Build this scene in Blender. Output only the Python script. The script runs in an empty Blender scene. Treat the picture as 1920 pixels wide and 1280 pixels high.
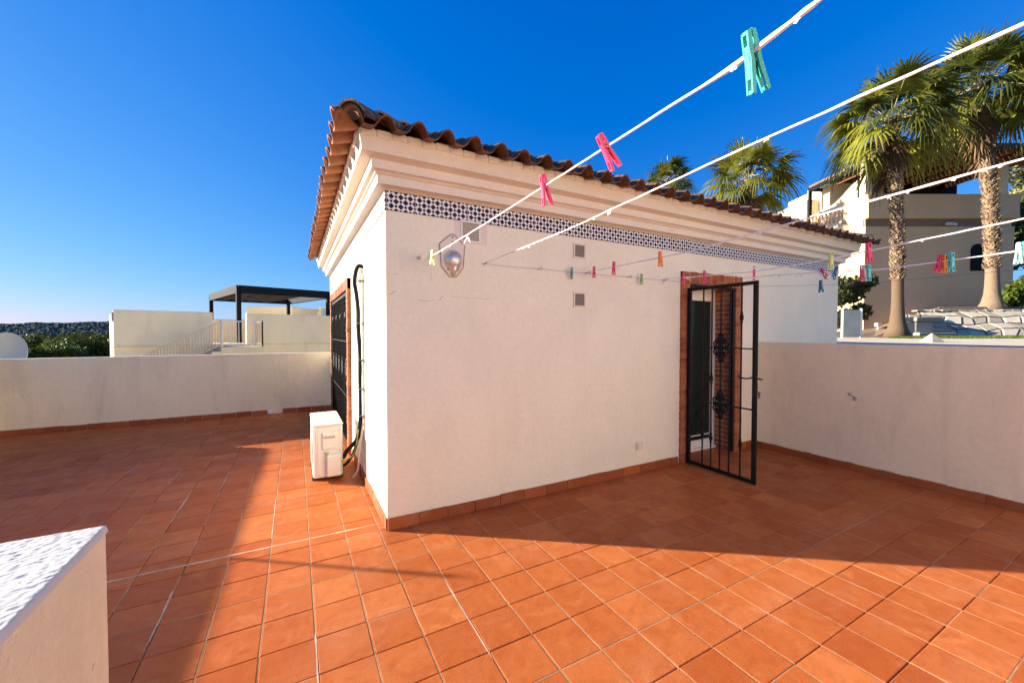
import bpy, math, random
from math import sin, cos, pi, radians, atan2, sqrt, tan
from mathutils import Vector, Matrix, noise
random.seed(7)
V = Vector
scn = bpy.context.scene
COL = scn.collection
UP = V((0, 0, 1))

# ------------------------------------------------------------------ camera frame (used to turn measured bearings into places)
FPX, EYE = 749.0, 1.57
YAW, PITCH = radians(61.5), math.atan2(17.0, 749.0)
F0 = V((cos(YAW), sin(YAW), 0)); RT = V((sin(YAW), -cos(YAW), 0))
FW = F0*cos(PITCH) - UP*sin(PITCH); UV = UP*cos(PITCH) + F0*sin(PITCH)
EYEP = V((0, 0, EYE))
def ray(x, y): return FW + RT*((x-960)/FPX) - UV*((y-640)/FPX)
def at(x, y, d): return EYEP + ray(x, y)*d
def onp(x, y, ax, v):
    r = ray(x, y); return EYEP + r*((v-EYEP[ax])/r[ax])
SUN_AZ, SUN_EL = radians(144.1), radians(16.2)

# ------------------------------------------------------------------ materials
def newmat(name):
    m = bpy.data.materials.new(name); m.use_nodes = True
    nt = m.node_tree; nt.nodes.clear()
    o = nt.nodes.new('ShaderNodeOutputMaterial'); b = nt.nodes.new('ShaderNodeBsdfPrincipled')
    nt.links.new(b.outputs[0], o.inputs[0])
    return m, nt, b, o
def N(nt, t, **k):
    n = nt.nodes.new(t)
    for a, v in k.items():
        if a.startswith('i_'):
            n.inputs[int(a[2:])].default_value = v
        else: setattr(n, a, v)
    return n
def math_(nt, op, a, b=None, c=None, clamp=False):
    n = nt.nodes.new('ShaderNodeMath'); n.operation = op; n.use_clamp = clamp
    for i, v in enumerate((a, b, c)):
        if v is None: continue
        if hasattr(v, 'is_linked') or hasattr(v, 'links'): nt.links.new(v, n.inputs[i])
        else: n.inputs[i].default_value = v
    return n.outputs[0]
def noise_(nt, vec, scale, detail=4, rough=.55, dist=0):
    n = nt.nodes.new('ShaderNodeTexNoise'); n.inputs['Scale'].default_value = scale
    n.inputs['Detail'].default_value = detail; n.inputs['Roughness'].default_value = rough
    n.inputs['Distortion'].default_value = dist
    nt.links.new(vec, n.inputs['Vector']); return n.outputs[0]
def ramp_(nt, fac, stops):
    n = nt.nodes.new('ShaderNodeValToRGB'); cr = n.color_ramp
    while len(cr.elements) < len(stops): cr.elements.new(.5)
    for e, (p, c) in zip(cr.elements, stops):
        e.position = p; e.color = (c[0], c[1], c[2], 1) if not isinstance(c, (int, float)) else (c, c, c, 1)
    nt.links.new(fac, n.inputs[0]); return n.outputs[0]
def mix_(nt, fac, a, b, blend='MIX'):
    n = nt.nodes.new('ShaderNodeMix'); n.data_type = 'RGBA'; n.blend_type = blend
    for i, v in ((0, fac), (6, a), (7, b)):
        if hasattr(v, 'links'): nt.links.new(v, n.inputs[i])
        else: n.inputs[i].default_value = v if isinstance(v, (int, float)) else (v[0], v[1], v[2], 1)
    return n.outputs[2]
def bump_(nt, b, h, dist, strength=1.0, prev=None):
    n = nt.nodes.new('ShaderNodeBump'); n.inputs['Distance'].default_value = dist; n.inputs['Strength'].default_value = strength
    nt.links.new(h, n.inputs['Height'])
    if prev is not None: nt.links.new(prev, n.inputs['Normal'])
    if b is not None: nt.links.new(n.outputs[0], b.inputs['Normal'])
    return n.outputs[0]
def pos(nt): return nt.nodes.new('ShaderNodeNewGeometry').outputs['Position']
def mapped(nt, vec, sc):
    n = nt.nodes.new('ShaderNodeMapping'); n.inputs['Scale'].default_value = sc
    nt.links.new(vec, n.inputs[0]); return n.outputs[0]

def plain(name, col, rough=.6, metal=0, var=.12, scale=9, bump=0, bscale=60, spec=.4):
    m, nt, b, o = newmat(name); p = pos(nt)
    n = noise_(nt, p, scale, 5)
    c = ramp_(nt, n, [(.25, [x*(1-var) for x in col]), (.75, [min(1, x*(1+var)) for x in col])])
    nt.links.new(c, b.inputs['Base Color']); b.inputs['Roughness'].default_value = rough
    b.inputs['Metallic'].default_value = metal; b.inputs['Specular IOR Level'].default_value = spec
    if bump: bump_(nt, b, noise_(nt, p, bscale, 3), bump)
    return m

def stucco(name, col, grime=.25, bump=.004, bscale=110, stain=(.42, .36, .25), spots=False):
    m, nt, b, o = newmat(name); p = pos(nt)
    big = noise_(nt, p, .9, 5, .6, .4)
    c = ramp_(nt, big, [(.3, [x*.93 for x in col]), (.55, col), (.75, [min(1, x*1.03) for x in col])])
    # rain streaks and blotches
    st = noise_(nt, mapped(nt, p, (2.2, 2.2, .55)), 1.6, 6, .65, .6)
    sm = ramp_(nt, st, [(.5, 0.), (.72, 1.)])
    c = mix_(nt, math_(nt, 'MULTIPLY', sm, grime), c, stain)
    fine = noise_(nt, p, 26, 4, .6)
    c = mix_(nt, math_(nt, 'MULTIPLY', ramp_(nt, fine, [(.35, 1.), (.6, 0.)]), .16), c, [x*.7 for x in col])
    if spots:
        sp = noise_(nt, p, 42, 2, .5)
        c = mix_(nt, math_(nt, 'MULTIPLY', ramp_(nt, sp, [(.72, 0.), (.76, 1.)]), .6), c, (.25, .15, .08))
    nt.links.new(c, b.inputs['Base Color'])
    b.inputs['Roughness'].default_value = .9; b.inputs['Specular IOR Level'].default_value = .25
    h1 = noise_(nt, p, bscale, 3, .6); h2 = noise_(nt, p, bscale*.22, 3, .5)
    h = math_(nt, 'ADD', h1, math_(nt, 'MULTIPLY', h2, .9))
    bump_(nt, b, h, bump, .9)
    return m

def attr_mat(name, c0, c1, rough=.6, extra=None, transl=0, spec=.4, bump=0):
    """colour runs from c0 to c1 with the mesh's own 'tint' attribute, broken up by noise"""
    m, nt, b, o = newmat(name); p = pos(nt)
    a = nt.nodes.new('ShaderNodeAttribute'); a.attribute_name = 'tint'
    c = mix_(nt, a.outputs['Fac'], c0, c1)
    if extra:
        for (sc, lo, hi, amt, colr) in extra:
            nn = ramp_(nt, noise_(nt, p, sc, 5, .6, .3), [(lo, 0.), (hi, 1.)])
            c = mix_(nt, math_(nt, 'MULTIPLY', nn, amt), c, colr)
    nt.links.new(c, b.inputs['Base Color']); b.inputs['Roughness'].default_value = rough
    b.inputs['Specular IOR Level'].default_value = spec
    if bump: bump_(nt, b, noise_(nt, p, 40, 4), bump)
    if transl:
        t = nt.nodes.new('ShaderNodeBsdfTranslucent'); mx = nt.nodes.new('ShaderNodeMixShader')
        mx.inputs[0].default_value = transl
        c2 = mix_(nt, .5, c, (.35, .42, .05)); nt.links.new(c2, t.inputs[0])
        nt.links.new(b.outputs[0], mx.inputs[1]); nt.links.new(t.outputs[0], mx.inputs[2]); nt.links.new(mx.outputs[0], o.inputs[0])
    return m

M = {}
M['wall'] = stucco('white_render', (.89, .845, .685), .09)
M['wall_side'] = M['wall']
M['cornice'] = stucco('cornice_render', (.82, .74, .64), .10, .0015, 60)
M['bounce_cream'] = stucco('bounce_wall_render', (.87, .78, .64), .06)  # cream of the added bounce wall
M['parapet'] = stucco('parapet_render', (.93, .82, .57), .26, .004, 90)
M['block'] = stucco('rough_coping_render', (.80, .70, .52), .34, .006, 70, spots=True)
M['coping'] = stucco('white_rough_top', (.62, .60, .55), .12, .002, 90, stain=(.3, .3, .32))
M['far_wall'] = stucco('cream_render_far', (.93, .79, .52), .16, .003, 40)
M['right_wall'] = stucco('tan_render', (.84, .58, .32), .14, .003, 40)
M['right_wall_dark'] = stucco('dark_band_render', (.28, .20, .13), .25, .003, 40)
M['yellow_wall'] = stucco('yellow_render', (.72, .62, .40), .15, .003, 40)
M['metal_black'] = plain('black_iron', (.006, .006, .007), .55, .0, .3, 30, spec=.25)
M['metal_dark'] = plain('anthracite_metal', (.010, .012, .016), .75, spec=.12)
M['white_metal'] = plain('white_paint_metal', (.75, .73, .70), .4)
M['cream_metal'] = plain('cream_railing', (.60, .46, .32), .5)
M['pvc'] = plain('white_pvc', (.78, .76, .72), .3, var=.03)
M['ac'] = plain('ac_casing', (.78, .75, .66), .38, var=.05, scale=3)
M['ac_dark'] = plain('ac_dark', (.06, .06, .06), .5)
M['steel'] = plain('steel', (.55, .54, .52), .3, 1, .1)
M['wire'] = plain('bare_wire', (.22, .21, .22), .4, .6)
M['rope'] = plain('line_sheath', (.92, .91, .88), .5, bump=.001, bscale=300)
M['foam'] = plain('black_foam', (.01, .01, .01), .8, bump=.003, bscale=150)
M['trunking'] = plain('cream_trunking', (.72, .62, .52), .5)
M['wire_green'] = plain('green_earth_wire', (.12, .30, .12), .4)
M['wire_yellow'] = plain('yellow_stripe', (.7, .65, .15), .4)
M['wood'] = plain('wood_dark', (.10, .035, .018), .6, var=.3, scale=6)
M['beam'] = plain('beam_brown', (.22, .11, .05), .65, var=.25, scale=6)
M['canopy'] = plain('canopy_fabric', (.035, .038, .045), .8)
M['glassdark'] = plain('door_glass', (.016, .026, .021), .14, var=.05, spec=.4)
M['pane_sky'] = plain('window_glass', (.02, .025, .03), .05, spec=.7)
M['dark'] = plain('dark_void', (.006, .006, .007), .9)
M['vent'] = plain('vent_grey', (.36, .33, .31), .6)
M['plate'] = plain('lamp_plate', (.78, .68, .60), .5, var=.04)
M['chrome'] = plain('chrome', (.72, .68, .62), .42, .85, .05)
M['earth'] = plain('dry_earth', (.26, .18, .10), .95, var=.35, scale=3, bump=.03, bscale=12)
M['path'] = plain('pale_concrete', (.62, .53, .38), .9, var=.15, scale=4, bump=.005, bscale=30)
M['bark'] = plain('bark', (.10, .07, .045), .9, var=.4, scale=5, bump=.02, bscale=14)
M['dish'] = plain('dish_paint', (.68, .60, .46), .5, var=.06, scale=2)
M['fence_glass'] = plain('frosted_panel', (.42, .44, .36), .35, var=.15, scale=3)
def vmix(a, b, t): return [a[i]*(1-t)+b[i]*t for i in range(3)]

def terracotta():
    m, nt, b, o = newmat('terracotta_floor_tile'); p = pos(nt)
    a = nt.nodes.new('ShaderNodeAttribute'); a.attribute_name = 'tint'
    c = mix_(nt, a.outputs['Fac'], (.39, .095, .023), (.53, .160, .043))
    n1 = noise_(nt, p, 7, 5, .6, 1.2)
    c = mix_(nt, math_(nt, 'MULTIPLY', ramp_(nt, n1, [(.45, 0.), (.72, 1.)]), .55), c, (.34, .070, .016))
    n2 = noise_(nt, p, 5.2, 4, .6, .8)
    c = mix_(nt, math_(nt, 'MULTIPLY', ramp_(nt, n2, [(.55, 0.), (.8, 1.)]), .35), c, (.70, .28, .11))
    # dusty film, dragged across several tiles
    n3 = noise_(nt, mapped(nt, p, (.5, 1.4, 1)), 2.6, 6, .7, .6)
    c = mix_(nt, math_(nt, 'MULTIPLY', ramp_(nt, n3, [(.5, 0.), (.8, 1.)]), .20), c, (.55, .32, .22))
    n4 = noise_(nt, p, 90, 2, .5)
    c = mix_(nt, math_(nt, 'MULTIPLY', ramp_(nt, n4, [(.66, 0.), (.72, 1.)]), .35), c, (.22, .06, .02))
    nt.links.new(c, b.inputs['Base Color'])
    r = ramp_(nt, noise_(nt, p, 3.4, 5, .6, .5), [(.3, .40), (.7, .60)])
    nt.links.new(r, b.inputs['Roughness']); b.inputs['Specular IOR Level'].default_value = .08
    h = math_(nt, 'ADD', noise_(nt, p, 130, 2), math_(nt, 'MULTIPLY', noise_(nt, p, 14, 3), 2.5))
    bump_(nt, b, h, .0012, .7)
    return m
M['tile'] = terracotta()
M['grout'] = plain('pale_grout', (.37, .23, .125), .95, var=.45, scale=6, bump=.002, bscale=200)
M['groove'] = plain('dirty_joint', (.16, .085, .05), .95, var=.5, scale=4)
M['caulk'] = plain('smeared_caulk', (.50, .37, .26), .8, var=.35, scale=9)
M['skirt'] = attr_mat('skirting_tile', (.26, .062, .018), (.40, .11, .03), .5, [(9, .5, .75, .5, (.30, .075, .02)), (4, .55, .8, .3, (.5, .3, .2))])
M['brick'] = attr_mat('brick', (.26, .062, .022), (.48, .155, .055), .85, [(22, .5, .7, .35, (.62, .36, .22)), (60, .6, .75, .4, (.12, .05, .03))], bump=.004)
M['mortar'] = plain('mortar', (.30, .17, .11), .95, bump=.004, bscale=90)

def roofmat(name, dark):
    m, nt, b, o = newmat(name)
    g = nt.nodes.new('ShaderNodeNewGeometry'); p = g.outputs['Position']
    a = nt.nodes.new('ShaderNodeAttribute'); a.attribute_name = 'tint'
    c = mix_(nt, a.outputs['Fac'], (.36, .13, .055), (.58, .25, .12))
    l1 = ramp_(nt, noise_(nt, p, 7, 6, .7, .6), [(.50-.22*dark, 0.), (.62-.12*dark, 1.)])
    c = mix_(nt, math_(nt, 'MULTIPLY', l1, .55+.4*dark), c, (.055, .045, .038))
    l2 = ramp_(nt, noise_(nt, p, 13, 6, .7, .9), [(.55, 0.), (.66, 1.)])
    c = mix_(nt, math_(nt, 'MULTIPLY', l2, .5), c, (.24, .20, .12))
    l3 = ramp_(nt, noise_(nt, p, 60, 3, .6), [(.62, 0.), (.68, 1.)])
    c = mix_(nt, math_(nt, 'MULTIPLY', l3, .5), c, (.42, .38, .30))
    nt.links.new(c, b.inputs['Base Color']); b.inputs['Roughness'].default_value = .85
    b.inputs['Specular IOR Level'].default_value = .25
    bump_(nt, b, noise_(nt, p, 45, 5, .7), .006)
    return m
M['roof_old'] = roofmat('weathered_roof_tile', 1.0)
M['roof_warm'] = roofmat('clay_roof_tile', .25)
M['clay_shaded'] = attr_mat('shade_toned_clay', (.10, .045, .025), (.24, .10, .045), .85, [(14, .45, .65, .6, (.05, .03, .02)), (40, .6, .7, .4, (.30, .22, .15))], bump=.003)  # clay darkened so the front roof lips carry their shade in the colour
M['clay'] = attr_mat('clay_underside', (.26, .095, .04), (.42, .165, .07), .8, [(14, .45, .65, .55, (.13, .06, .03)), (40, .6, .7, .4, (.08, .05, .035))], bump=.003)

def azulejo():
    m, nt, b, o = newmat('blue_white_wall_tile')
    p = pos(nt); s = nt.nodes.new('ShaderNodeSeparateXYZ'); nt.links.new(p, s.inputs[0])
    h = math_(nt, 'ADD', s.outputs[0], s.outputs[1])           # runs along either wall of the corner
    pit = .0375
    u = math_(nt, 'DIVIDE', math_(nt, 'SUBTRACT', h, 3.855), pit)
    v = math_(nt, 'DIVIDE', math_(nt, 'SUBTRACT', s.outputs[2], 2.523), pit)
    def cell(ou):   # diamonds on the even sites
        a = math_(nt, 'ADD', u, v); d = math_(nt, 'SUBTRACT', u, v)
        a = math_(nt, 'ABSOLUTE', math_(nt, 'SUBTRACT', math_(nt, 'FRACT', math_(nt, 'ADD', math_(nt, 'MULTIPLY', a, .5), ou)), .5))
        d = math_(nt, 'ABSOLUTE', math_(nt, 'SUBTRACT', math_(nt, 'FRACT', math_(nt, 'ADD', math_(nt, 'MULTIPLY', d, .5), ou)), .5))
        return math_(nt, 'MAXIMUM', a, d)
    e = cell(.5)
    dia = math_(nt, 'LESS_THAN', e, .31)
    # small dots on the odd sites
    au = math_(nt, 'ABSOLUTE', math_(nt, 'SUBTRACT', math_(nt, 'FRACT', math_(nt, 'ADD', u, .5)), .5))
    av = math_(nt, 'ABSOLUTE', math_(nt, 'SUBTRACT', math_(nt, 'FRACT', math_(nt, 'ADD', v, .5)), .5))
    dot = math_(nt, 'LESS_THAN', math_(nt, 'MAXIMUM', au, av), .25)
    par = math_(nt, 'FRACT', math_(nt, 'MULTIPLY', math_(nt, 'ADD', math_(nt, 'ROUND', u), math_(nt, 'ROUND', v)), .5))
    dot = math_(nt, 'MULTIPLY', dot, math_(nt, 'GREATER_THAN', math_(nt, 'ABSOLUTE', par), .25))
    pat = math_(nt, 'MAXIMUM', dia, dot)
    ju = math_(nt, 'FRACT', math_(nt, 'DIVIDE', math_(nt, 'SUBTRACT', h, 3.855), .225))
    joint = math_(nt, 'LESS_THAN', ju, .018)
    blue = mix_(nt, noise_(nt, p, 30, 3), (.003, .004, .022), (.008, .010, .045))
    white = mix_(nt, noise_(nt, p, 8, 3), (.70, .68, .70), (.82, .80, .80))
    c = mix_(nt, pat, white, blue); c = mix_(nt, joint, c, (.45, .40, .36))
    nt.links.new(c, b.inputs['Base Color']); b.inputs['Roughness'].default_value = .35
    b.inputs['Specular IOR Level'].default_value = .22
    bump_(nt, b, noise_(nt, p, 16, 2), .003, .5)
    return m
M['azulejo'] = azulejo()
def plastic(name, col):
    m, nt, b, o = newmat(name); p = pos(nt)
    c = mix_(nt, noise_(nt, p, 70, 3), [x*.8 for x in col], [min(1, x*1.08) for x in col])
    nt.links.new(c, b.inputs['Base Color']); b.inputs['Roughness'].default_value = .42
    b.inputs['Subsurface Weight'].default_value = .25; b.inputs['Subsurface Radius'].default_value = (.01, .01, .01); b.inputs['Subsurface Scale'].default_value = .3
    bump_(nt, b, noise_(nt, p, 260, 3), .0006)
    return m
PEG = {'teal': (.05, .50, .44), 'turquoise': (.10, .62, .62), 'darkteal': (.02, .25, .32), 'pink': (.90, .07, .20), 'crimson': (.62, .04, .14),
       'orange': (.95, .33, .04), 'lime': (.70, .82, .30), 'mint': (.62, .85, .72), 'green': (.30, .48, .18), 'cream': (.85, .82, .62)}
for k in PEG: M['peg_'+k] = plastic('plastic_'+k, PEG[k])
M['leafpalm'] = attr_mat('palm_leaf', (.010, .026, .008), (.40, .38, .03), .38, [(2.2, .45, .8, .4, (.02, .05, .01))], transl=.20, spec=.45)
M['deadpalm'] = attr_mat('dead_palm_leaf', (.05, .028, .014), (.22, .13, .06), .8, transl=.1)
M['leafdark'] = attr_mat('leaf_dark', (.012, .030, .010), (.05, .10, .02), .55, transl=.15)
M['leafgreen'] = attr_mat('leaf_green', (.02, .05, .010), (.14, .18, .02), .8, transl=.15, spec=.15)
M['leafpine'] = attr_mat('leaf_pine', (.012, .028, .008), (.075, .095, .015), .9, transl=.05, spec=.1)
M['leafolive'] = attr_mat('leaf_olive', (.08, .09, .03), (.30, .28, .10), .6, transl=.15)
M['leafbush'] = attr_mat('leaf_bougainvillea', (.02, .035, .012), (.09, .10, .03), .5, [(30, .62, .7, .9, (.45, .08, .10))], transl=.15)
M['palmtrunk'] = attr_mat('palm_trunk', (.13, .08, .045), (.26, .18, .11), .9, [(9, .5, .7, .4, (.10, .065, .045))], bump=.02)
M['boot'] = attr_mat('palm_boot', (.10, .06, .035), (.42, .30, .18), .9, bump=.01)
M['stone'] = attr_mat('stone', (.30, .25, .19), (.74, .64, .46), .85, [(6, .5, .75, .4, (.45, .36, .26)), (24, .6, .75, .4, (.25, .23, .22))], bump=.02)
M['forest'] = attr_mat('forest', (.050, .072, .062), (.085, .115, .075), .95)
M['petiole'] = plain('petiole', (.42, .36, .16), .5)

# ------------------------------------------------------------------ mesh builder
class MB:
    def __init__(s): s.v = []; s.f = []; s.t = []; s.smooth = False
    def add(s, vs, fs, t=None):
        o = len(s.v); s.v += [V(p) for p in vs]; s.f += [tuple(i+o for i in f) for f in fs]
        s.t += [random.random() if t is None else t]*len(vs); return s
    def box(s, a, b, t=None, bev=0):
        x0, y0, z0 = (min(a[i], b[i]) for i in range(3)); x1, y1, z1 = (max(a[i], b[i]) for i in range(3))
        if bev <= 0:
            return s.add([(x0,y0,z0),(x1,y0,z0),(x1,y1,z0),(x0,y1,z0),(x0,y0,z1),(x1,y0,z1),(x1,y1,z1),(x0,y1,z1)],
                         [(0,3,2,1),(4,5,6,7),(0,1,5,4),(1,2,6,5),(2,3,7,6),(3,0,4,7)], t)
        return s.obox(V(((x0+x1)/2, (y0+y1)/2, (z0+z1)/2)), V((1,0,0)), V((0,1,0)), UP, (x1-x0, y1-y0, z1-z0), t, bev)
    def obox(s, c, ax, ay, az, size, t=None, bev=0):
        hx, hy, hz = size[0]/2, size[1]/2, size[2]/2
        c = V(c); ax = V(ax).normalized(); ay = V(ay).normalized(); az = V(az).normalized()
        if bev <= 0:
            P = [c + ax*i*hx + ay*j*hy + az*k*hz for (i, j, k) in [(-1,-1,-1),(1,-1,-1),(1,1,-1),(-1,1,-1),(-1,-1,1),(1,-1,1),(1,1,1),(-1,1,1)]]
            return s.add(P, [(0,3,2,1),(4,5,6,7),(0,1,5,4),(1,2,6,5),(2,3,7,6),(3,0,4,7)], t)
        bev = min(bev, hx*.9, hy*.9, hz*.9)
        P = []; ix = {}
        for i in (-1, 1):
            for j in (-1, 1):
                for k in (-1, 1):
                    for n_ in range(3):
                        h = [hx, hy, hz]; sg = [i, j, k]
                        q = [sg[m_]*(h[m_] - (0 if m_ == n_ else bev)) for m_ in range(3)]
                        ix[(i, j, k, n_)] = len(P); P.append(c + ax*q[0] + ay*q[1] + az*q[2])
        Fc = []
        S = (-1, 1)
        for i in S: Fc.append([ix[(i,-1,-1,0)], ix[(i,1,-1,0)], ix[(i,1,1,0)], ix[(i,-1,1,0)]])
        for j in S: Fc.append([ix[(-1,j,-1,1)], ix[(1,j,-1,1)], ix[(1,j,1,1)], ix[(-1,j,1,1)]])
        for k in S: Fc.append([ix[(-1,-1,k,2)], ix[(1,-1,k,2)], ix[(1,1,k,2)], ix[(-1,1,k,2)]])
        for i in S:
            for j in S: Fc.append([ix[(i,j,-1,0)], ix[(i,j,1,0)], ix[(i,j,1,1)], ix[(i,j,-1,1)]])
            for k in S: Fc.append([ix[(i,-1,k,0)], ix[(i,1,k,0)], ix[(i,1,k,2)], ix[(i,-1,k,2)]])
        for j in S:
            for k in S: Fc.append([ix[(-1,j,k,1)], ix[(1,j,k,1)], ix[(1,j,k,2)], ix[(-1,j,k,2)]])
        for i in S:
            for j in S:
                for k in S: Fc.append([ix[(i,j,k,0)], ix[(i,j,k,1)], ix[(i,j,k,2)]])
        out = []
        for f in Fc:
            pc = sum((P[a] for a in f), V((0,0,0)))/len(f)
            n = (P[f[1]]-P[f[0]]).cross(P[f[2]]-P[f[0]])
            out.append(tuple(f) if n.dot(pc-c) > 0 else tuple(reversed(f)))
        return s.add(P, out, t)
    def bar(s, a, b, w, h=None, up=UP, t=None, bev=0):
        a = V(a); b = V(b); d = (b-a); L = d.length; d.normalize(); h = h or w
        if abs(d.dot(up)) > .98: up = V((0,1,0))
        side = d.cross(up).normalized(); u = side.cross(d).normalized()
        return s.obox((a+b)/2, d, side, u, (L, w, h), t, bev)
    def tube(s, pts, r, n=8, t=None, cap=True):
        pts = [V(p) for p in pts]; rs = r if isinstance(r, (list, tuple)) else [r]*len(pts)
        vs = []; fs = []; prev = None
        for i, p in enumerate(pts):
            d = (pts[min(i+1, len(pts)-1)] - pts[max(i-1, 0)]).normalized()
            if prev is None:
                ref = UP if abs(d.z) < .9 else V((1,0,0)); a = d.cross(ref).normalized()
            else: a = (prev - d*prev.dot(d)).normalized()
            prev = a; b = d.cross(a)
            for k in range(n):
                q = 2*pi*k/n; vs.append(p + (a*cos(q)+b*sin(q))*rs[i])
        for i in range(len(pts)-1):
            for k in range(n):
                fs.append((i*n+k, i*n+(k+1)%n, (i+1)*n+(k+1)%n, (i+1)*n+k))
        if cap: fs.append(tuple(range(n-1, -1, -1))); fs.append(tuple((len(pts)-1)*n+k for k in range(n)))
        return s.add(vs, fs, t)
    def lathe(s, c, prof, n=16, t=None, axis=None):
        c = V(c); az = V(axis).normalized() if axis else UP
        ax = az.cross(V((0,1,0)) if abs(az.y) < .9 else V((1,0,0))).normalized(); ay = az.cross(ax)
        vs = []; fs = []
        for (r, z) in prof:
            for k in range(n):
                q = 2*pi*k/n; vs.append(c + az*z + (ax*cos(q)+ay*sin(q))*r)
        m_ = len(prof)
        for i in range(m_-1):
            for k in range(n): fs.append((i*n+k, i*n+(k+1)%n, (i+1)*n+(k+1)%n, (i+1)*n+k))
        fs.append(tuple(range(n-1, -1, -1))); fs.append(tuple((m_-1)*n+k for k in range(n)))
        return s.add(vs, fs, t)
    def prism(s, pts, off, t=None):
        pts = [V(p) for p in pts]; off = V(off); n = len(pts)
        vs = pts + [p+off for p in pts]
        fs = [tuple(range(n-1, -1, -1)), tuple(range(n, 2*n))] + [(i, (i+1)%n, n+(i+1)%n, n+i) for i in range(n)]
        nrm = V((0,0,0))
        for i in range(n): nrm += (pts[i]-pts[0]).cross(pts[(i+1)%n]-pts[0])
        if nrm.dot(off) < 0: fs = [tuple(reversed(f)) for f in fs]
        return s.add(vs, fs, t)
    def sphere(s, c, r, n=12, m=8, t=None, sc=(1,1,1)):
        c = V(c); vs = []; fs = []
        for i in range(m+1):
            a = pi*i/m
            for k in range(n):
                q = 2*pi*k/n; vs.append(c + V((sin(a)*cos(q)*r*sc[0], sin(a)*sin(q)*r*sc[1], cos(a)*r*sc[2])))
        for i in range(m):
            for k in range(n): fs.append((i*n+k, (i+1)*n+k, (i+1)*n+(k+1)%n, i*n+(k+1)%n))
        return s.add(vs, fs, t)
    def build(s, name, mat, parent=None, smooth=False, origin=None, auto=None):
        if parent is not None:
            o = V((0,0,0)); q = parent
            while q is not None: o += q.location; q = q.parent
            loc = V((0,0,0))
        else:
            if origin is None:
                zs = min(p.z for p in s.v); cx = (min(p.x for p in s.v)+max(p.x for p in s.v))/2; cy = (min(p.y for p in s.v)+max(p.y for p in s.v))/2
                origin = V((cx, cy, zs))
            o = V(origin); loc = V(origin)
        me = bpy.data.meshes.new(name); me.from_pydata([p-o for p in s.v], [], s.f)
        at_ = me.attributes.new('tint', 'FLOAT', 'POINT'); at_.data.foreach_set('value', s.t)
        me.materials.append(mat)
        me.validate(); me.update()
        if smooth or auto:
            me.polygons.foreach_set('use_smooth', [True]*len(me.polygons))
            if auto: me.set_sharp_from_angle(angle=radians(auto))
        ob = bpy.data.objects.new(name, me); COL.objects.link(ob); ob.location = loc
        if parent is not None: ob.parent = parent
        return ob
def tag(o, label=None, cat=None, group=None, kind=None):
    if label: o['label'] = label
    if cat: o['category'] = cat
    if group: o['group'] = group
    if kind: o['kind'] = kind
    return o
def thing(name, loc, label, cat, group=None):
    o = bpy.data.objects.new(name, None); COL.objects.link(o); o.location = V(loc); o.empty_display_size = .1
    return tag(o, label, cat, group)

# ------------------------------------------------------------------ key dimensions
KX, KY = .629, 3.226            # near corner of the roof room
XE, YE = 7.84, 8.82             # its far ends
PX, PY = 5.56, 8.95             # inner faces of the right and far parapets
WX = -4.10                      # west parapet (out of frame)
TW, TH = .248, .2525            # floor tile pitch
GX, GY = 1.070, 1.497

# ================================================================== FLOOR
mb = MB(); strips = MB()
i0 = math.floor((WX-GX)/TW)-1; i1 = math.ceil((PX-GX)/TW)
j0 = math.floor((-3.2-GY)/TH); j1 = math.ceil((PY-GY)/TH)
gx, gy = .0075, .0050
jx = {i: random.uniform(-.002, .002) for i in range(i0-1, i1+3)}
jy = {j: random.uniform(-.002, .002) for j in range(j0-1, j1+3)}
for i in range(i0, i1):
    for j in range(j0, j1):
        x0 = GX+i*TW+jx[i]+gx/2; x1 = GX+(i+1)*TW+jx[i+1]-gx/2; y0 = GY+j*TH+jy[j]+gy/2; y1 = GY+(j+1)*TH+jy[j+1]-gy/2
        x0 = max(x0, WX); x1 = min(x1, PX+.01); y1 = min(y1, PY+.01)
        if x1-x0 < .01 or y1-y0 < .01: continue
        cx, cy = (x0+x1)/2, (y0+y1)/2
        if cx > KX+.15 and cy > KY+.15: 
            if not (4.1 < cx < 5.1 and cy < 3.7): continue
        dz = random.uniform(-.0006, .0006); tx, ty = random.uniform(-.002, .002), random.uniform(-.002, .002)
        j_ = [random.uniform(-.0012, .0012) for _ in range(4)]
        b = .0035; e = .0014
        def zz(x, y): return dz + (x-cx)*tx + (y-cy)*ty
        out = [(x0+j_[0], y0+j_[1]), (x1+j_[2], y0+j_[3]), (x1+j_[1], y1+j_[0]), (x0+j_[3], y1+j_[2])]
        inn = [(x0+b+j_[0], y0+b+j_[1]), (x1-b+j_[2], y0+b+j_[3]), (x1-b+j_[1], y1-b+j_[0]), (x0+b+j_[3], y1-b+j_[2])]
        vs = [(x, y, -.008) for x, y in out] + [(x, y, zz(x, y)-e) for x, y in out] + [(x, y, zz(x, y)) for x, y in inn]
        fs = [(8, 9, 10, 11)] + [(k, (k+1) % 4, 4+(k+1) % 4, 4+k) for k in range(4)] + [(4+k, 4+(k+1) % 4, 8+(k+1) % 4, 8+k) for k in range(4)]
        mb.add(vs, fs, min(1, max(0, random.gauss(.5, .26))))
floor = mb.build('terrace_floor', M['tile'], origin=(0,0,0)); tag(floor, kind='structure')
g = MB(); g.add([(WX,-3.2,-.0045),(PX+.02,-3.2,-.0045),(PX+.02,PY+.02,-.0045),(WX,PY+.02,-.0045)], [(0,1,2,3)])
g.build('joint_bed', M['groove'], floor)
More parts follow.
